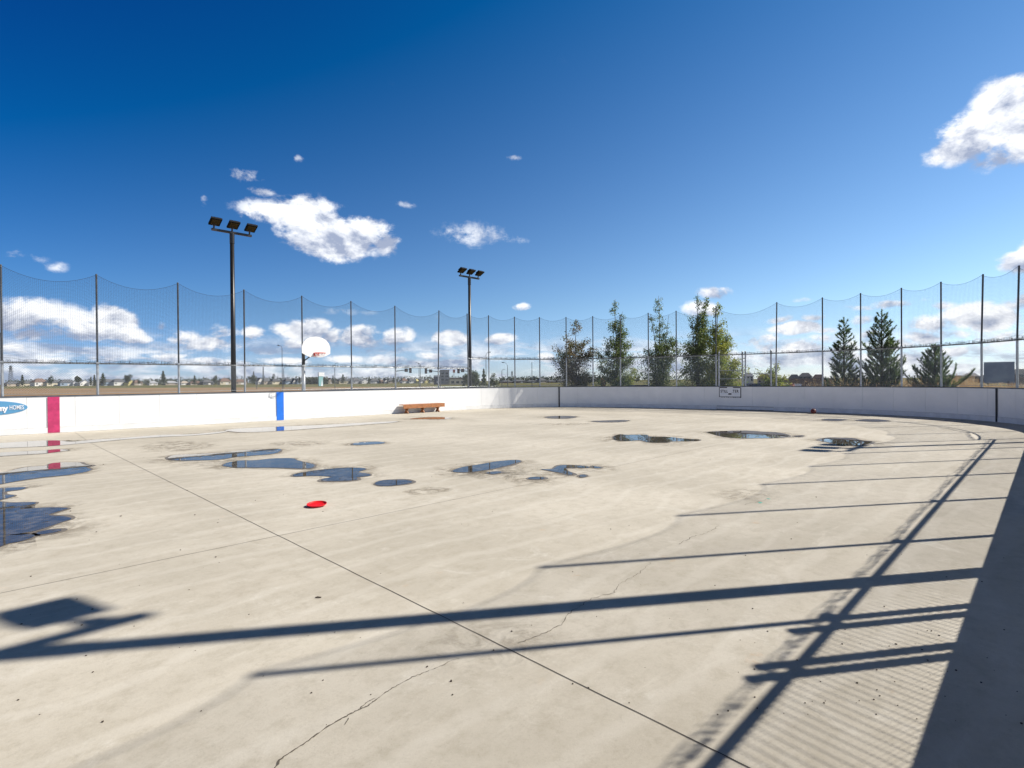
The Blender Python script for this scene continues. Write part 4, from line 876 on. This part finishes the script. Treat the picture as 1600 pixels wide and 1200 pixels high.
# long timber fence in front of right-hand houses
p0, p1 = at(1218, 120), at(1300, 120); d_ = p1-p0; b = MB(); fb = empty('board_fence', p0, math.atan2(d_.y, d_.x), label='long dark timber fence in front of the dark grey houses', category='fence')
nb = 40; L = d_.length
for i in range(nb): b.box((L*(i+.5)/nb, 0, .95), L/nb*.94, .04, 1.9)
b.build('boards', hm('wall', BRN), fb); b = MB(); b.box((L/2, 0, 1.95), L, .12, .06); b.build('fence_cap', darksteel, fb)

# ------------------------------------------------------------------ hotel block and low shop by the junction
Z = 300; c = at(691, Z); hz = zt(691, 579, Z)+.3; w1 = 15/FPX*Z
ho = empty('office_building', c, math.atan2(c.y, c.x)-PI/2, label='grey tower block with a dark blue wing beside the traffic lights', category='building')
b = MB(); b.box((w1*.25, 0, hz/2), w1*.95, 8, hz); b.build('tower_wall', hm('wall', GRY), ho)
for q in (-1, 1):
    for r in range(3): b = MB(); b.box((w1*.25+q*w1*.22, -4.03, hz*(.35+.22*r)), w1*.28, .08, hz*.13); b.build('window', winm, ho)
b = MB(); b.box((w1*.25, 0, hz+.15), w1, 8.4, .3); b.build('roof', darksteel, ho)
navy = mat('navy_cladding', (.035, .05, .10), .4); h2 = zt(685, 586.5, Z)+.3
b = MB(); b.box((-w1*.55, -1, h2/2), w1*.62, 8, h2); b.build('blue_wing', navy, ho); b = MB(); b.box((-w1*.55, -5.03, h2*.92), w1*.60, .08, h2*.12); b.build('white_band', whitel, ho)
b = MB(); b.box((-w1*.5, -5.05, h2*.28), w1*.09, .08, h2*.26); b.build('door', whitel, ho)
c = at(719, 290); hz = zt(719, 590.5, 290)+.3; w1 = 32/FPX*290
sh_ = empty('shop_building', c, math.atan2(c.y, c.x)-PI/2, label='long low pale shop with a brown roof band right of the grey tower', category='building')
b = MB(); b.box((0, 0, hz*.4), w1, 10, hz*.8); b.build('wall', hm('wall', CRM), sh_); b = MB(); b.box((0, 0, hz*.9), w1*1.02, 10.4, hz*.2); b.build('roof_band', hm('roof', BRN), sh_)
for q in range(4): b = MB(); b.box((-w1*.36+q*w1*.24, -5.03, hz*.35), w1*.15, .08, hz*.35); b.build('window', winm, sh_)

# ------------------------------------------------------------------ roadside poles
def lamp(px, Z, ytop, armpx, label, ybase=None):
    c = at(px, Z); H = zt(px, ytop, Z)+.3; a = armpx/FPX*Z; root = empty('street_lamp', c, math.atan2(c.y, c.x)-PI/2, label=label, category='street lamp', group='curved street lamps beyond the rink')
    r = .0009*Z*.55; pts = [(0, 0, 0), (0, 0, H-abs(a)*.95)]+[(a*(1-math.cos(t)), 0, H-abs(a)*.95+abs(a)*.95*math.sin(t)) for t in (.35, .7, 1.05, 1.4)]
    b = MB(); b.tube(pts, [r*1.3, r]+[r*.7]*4, 7); b.build('pole', darksteel, root); b = MB(); b.box((a*1.05, 0, H-.03*abs(a)), abs(a)*.5, .25, .12); b.build('lamp_head', darksteel, root)
lamp(441.2, 75, 539.5, -5, 'tall street lamp with arm to the left, left of the basketball hoop'); lamp(443.5, 160, 574, 2, 'short far lamp directly behind the tall street lamp')
lamp(523.3, 150, 567, 4, 'street lamp just right of the white pylon sign'); lamp(655, 170, 566.5, -4, 'left one of the two close street lamps among the traffic signals'); lamp(657, 150, 567.5, -3, 'right one of the two close street lamps among the traffic signals')
lamp(759.6, 95, 550, 6, 'tall street lamp right of the far corner floodlight pole'); lamp(793.3, 90, 566, -7, 'dark street lamp with wide arm to the left, left of the tenth post'); lamp(784.3, 170, 577, 4, 'thin lamp with arm to the right, left of the dark curved one')
lamp(831.3, 130, 566, .6, 'straight slim lamp post between the tenth and eleventh fence posts'); lamp(401.2, 160, 0+588, .5, 'stubby dark post beside the white gabled house')
lamp(1.5, 60, 519, -2, 'dark lamp post at the extreme left edge of the picture')
sigm = mat('signal_housing', (.02, .02, .02), .5); redl = mat('dull_lens', (.15, .02, .02), .3)
def signal(px, Z, yarm, x1, heads, label, lamp_up=0):
    c = at(px, Z); root = empty('traffic_signal', c, math.atan2(c.y, c.x)-PI/2, label=label, category='traffic signal', group='traffic signals at the far junction')
    h = zt(px, yarm, Z)+.3; k = Z/FPX; b = MB(); b.tube([(0, 0, 0), (0, 0, h+.4)], [.16, .12], 8); b.build('pole', darksteel, root)
    b = MB(); b.tube([(0, 0, h), ((x1-px)*k, 0, h+.5)], [.12, .06], 8); b.build('mast_arm', darksteel, root)
    for hx_, big in heads:
        b = MB(); X = (hx_-px)*k; b.box((X, -.1, h+.25), .7 if big else .9, .3, 1.5 if big else .9)
        sgo = b.build('signal_head', sigm, root)
        for q in range(3):
            b = MB(); b.tube([(X, -.26, h+.25+(q-1)*(.42 if big else .26)), (X, -.38, h+.25+(q-1)*(.42 if big else .26))], .13 if big else .1, 8); b.build('signal_lens', redl, sgo)
    if lamp_up: b = MB(); b.tube([(0, 0, h+.4), (0, 0, h+1.2), (.6, 0, h+1.9), (1.8, 0, h+2.1)], .06, 6); b.build('lamp_arm', darksteel, root)
signal(618.5, 150, 580, 643, [(634.5, 0), (641, 1)], 'traffic signal mast reaching right from the seventh fence post', 1)
signal(688, 155, 581, 664, [(666, 1), (673.2, 0)], 'traffic signal mast reaching left in front of the grey tower'); signal(733, 150, 580.5, 715, [(716.6, 1), (723, 0)], 'traffic signal mast reaching left from behind the corner floodlight pole')
def pylon(px, Z, ytop, wpx, label, rnd_seed, topbox=False):
    c = at(px, Z); H = zt(px, ytop, Z)+.3; W = wpx/FPX*Z; root = empty('lattice_tower', c, .3, label=label, category='tower'); b = MB(); r = Z*.00028
    for sx in (-1, 1):
        for sy in (-1, 1): b.tube([(sx*W/2, sy*W/2, 0), (sx*W*.12, sy*W*.12, H)], r, 4)
    n = 9
    for i in range(n):
        z0, z1 = H*i/n, H*(i+1)/n; a, c_ = W/2*(1-.76*i/n), W/2*(1-.76*(i+1)/n)
        for sy in (-1, 1): b.tube([(-a, sy*a, z0), (c_, sy*c_, z1)], r*.7, 3); b.tube([(a, sy*a, z0), (-c_, sy*c_, z1)], r*.7, 3)
    b.build('lattice', darksteel, root); b = MB()
    for zf, wf in ((.72, 1.3), (.84, 1.1), (.95, .8)): b.box((0, 0, H*zf), W*wf, r*3, r*3)
    b.build('cross_arms', darksteel, root)
    if topbox: b = MB(); b.tube([(0, 0, H*.76), (0, 0, H*.93)], W*.28, 10); b.build('tank', darksteel, root)
pylon(800.2, 900, 580, 4, 'hazy lattice power pylon left of the eleventh fence post', 1); pylon(17, 700, 571, 6, 'lattice tower carrying a tank at the far left', 2, True); pylon(428, 700, 584, 5, 'small power pylon behind houses left of the tall lamp', 3)
pylon(411.5, 800, 573, 2, 'thin mast above the white gabled house', 4); pylon(396.5, 900, 580, 2.5, 'faint mast far behind the rounded tree', 5)
# white pylon sign, blue mast, red sign
c = at(501, 260); k = 260/FPX; H = zt(501, 582, 260)+.3; root = empty('pylon_sign', c, math.atan2(c.y, c.x)-PI/2+.5, label='tall white and teal pylon sign below the basketball hoop', category='sign')
tealw = mat('teal_panel', (.25, .48, .50), .4)
b = MB(); b.box((0, 0, H*.42), 7*k, .8, H*.84); b.build('sign_base', tealw, root); b = MB(); b.box((.3, 0, H*.86), 9.5*k, 1.0, H*.28); b.build('sign_head', whitel, root); b = MB(); b.add([(0, -.45, 0), (3*k, -.45, 0), (1.6*k, -.45, H*.5)], [(0, 1, 2)]); b.build('sign_panel', whitel, root)
c = at(709.5, 260); root = empty('roadside_sign', c, math.atan2(c.y, c.x)-PI/2, label='small red and white sign on a pole above the low shop', category='sign'); H = zt(709, 577, 260)+.3
b = MB(); b.tube([(0, 0, 0), (0, 0, H*.9)], .12, 6); b.build('pole', darksteel, root); b = MB(); b.box((0, 0, H-.9), 1.1, .3, 1.5); b.build('sign_face', hm('wall', (.55, .16, .10)), root)
c = at(834.5, 700); H = zt(834.5, 588, 700)+.3; root = empty('high_rise_tower', c, 0, label='tiny blue high rise on the skyline right of the eleventh fence post', category='tower')
b = MB(); b.box((0, 0, H/2), 2.4, 2.4, H); b.build('tower_wall', hm('wall', (.10, .22, .40)), root); b = MB(); b.box((0, 0, H+.2), 1.5, 1.5, .6); b.build('roof_plant', darksteel, root)

# ------------------------------------------------------------------ back of a large site sign
Z = 50; c = at(1561, Z); k = Z/FPX; wS = 36*k; zt0 = zt(1561, 565.5, Z); zb0 = zt(1561, 599, Z)
root = empty('site_sign', c, math.atan2(c.y, c.x)-PI/2+.12, label='large square blue-grey plywood sign board on posts in the dry weeds', category='sign')
plym = mat('blue_grey_board', (.22, .29, .39), .6, 0, 0, 20, .3, .8, col2=(.13, .18, .29))
b = MB(); b.box((0, 0, (zt0+zb0)/2+.3), wS, .03, zt0-zb0); b.build('board', plym, root)
for sx in (-.36, .36): b = MB(); b.box((sx*wS, .07, (zt0+.3)/2), .1, .1, zt0+.3); b.build('post', bark, root)
b = MB(); b.box((wS*.3, -.03, zb0+.42), .14, .03, .12); b.build('stencil_mark', blackst, root)

# ------------------------------------------------------------------ parked cars behind the end boards
def car(px, Z, paint, label, rz, scale=1.):
    c = at(px, Z); root = empty('parked_car', c, rz, label=label, category='car', group='cars parked behind the end boards')
    prof = [(-2.15, .35), (-2.2, .75), (-1.95, .98), (-1.45, 1.04), (-.75, 1.46), (.55, 1.48), (1.25, 1.08), (2.0, .93), (2.2, .70), (2.18, .35)]
    n = len(prof); b = MB(); vs = []
    for y, sc in ((-.86, .0), (-.78, 1.), (.78, 1.), (.86, .0)):
        for x, z in prof:
            zz = z if sc else min(z, .95) ; inset = 0
            vs.append((x, y if z < 1.2 else y*.86, zz))
    for r in range(3): b.add([], [])
    fs = [tuple(range(n-1, -1, -1)), tuple(range(3*n, 4*n))]
    for r in range(3):
        for i in range(n): fs.append((r*n+i, r*n+(i+1) % n, (r+1)*n+(i+1) % n, (r+1)*n+i))
    b.add(vs, fs); b.build('body', paint, root, False)
    b = MB()
    for y in (-.80, .80):
        s_ = 1 if y > 0 else -1
        b.add([(-1.25, y*1.0, 1.06), (1.05, y*1.0, 1.06), (.5, y*.87, 1.40), (-.72, y*.87, 1.40), (-1.25, y*1.0+.02*s_, 1.06), (1.05, y*1.0+.02*s_, 1.06), (.5, y*.87+.02*s_, 1.40), (-.72, y*.87+.02*s_, 1.40)], [(0, 1, 2, 3), (4, 5, 6, 7), (0, 4, 5, 1), (1, 5, 6, 2), (2, 6, 7, 3), (3, 7, 4, 0)])
    b.build('side_window', winm, root); b = MB(); b.add([(1.22, -.66, 1.12), (1.22, .66, 1.12), (.66, .6, 1.44), (.66, -.6, 1.44)], [(0, 1, 2, 3)]); b.build('windscreen', winm, root)
    for x in (-1.35, 1.35):
        for y in (-.80, .80):
            b = MB(); b.tube([(x, y-.1, .32), (x, y+.1, .32)], .32, 18); wh = b.build('wheel', blackst, root); b = MB(); b.tube([(x, y-.11, .32), (x, y+.11, .32)], .18, 12); b.build('rim', galv, wh)
    root.scale = (scale,)*3
navyp = mat('navy_car_paint', (.012, .018, .045), .6, 0, 0, 20, 0, 3, .3); blackp = mat('black_car_paint', (.02, .02, .022), .6, 0, 0, 20, 0, 3, .25); silv = mat('silver_car_paint', (.35, .36, .38), .3, .6, 0, 20, 0, 3, .5, 1)
car(1002, 46, navyp, 'dark blue car roof just above the end boards between two poplars', -.7); car(1186, 41, blackp, 'black car seen through the fence gate behind the notice', -.8, 1.08); car(1214, 44, silv, 'grey car just right of the black one behind the end boards', -.8)
# orange bin and white crate beyond the lot
for x, m_, lab, nm, cat in ((1232, orange, 'small orange container in the weeds right of the sapling', 'storage_bin', 'container'), (1245, whitel, 'pale container beside the orange one', 'storage_bin', 'container')):
    c = at(x, 44); root = empty(nm, c, .6, label=lab, category=cat); top = zt(x, 600, 44)+.3; b = MB(); b.box((0, 0, top/2), .62, .5, top-.06); b.build('bin_body', m_, root); b = MB(); b.box((0, 0, top-.02), .68, .56, .05); b.build('bin_lid', m_, root)
print('faces', sum(len(o.data.polygons) for o in bpy.data.objects if o.type == 'MESH'), 'objs', len(bpy.data.objects))
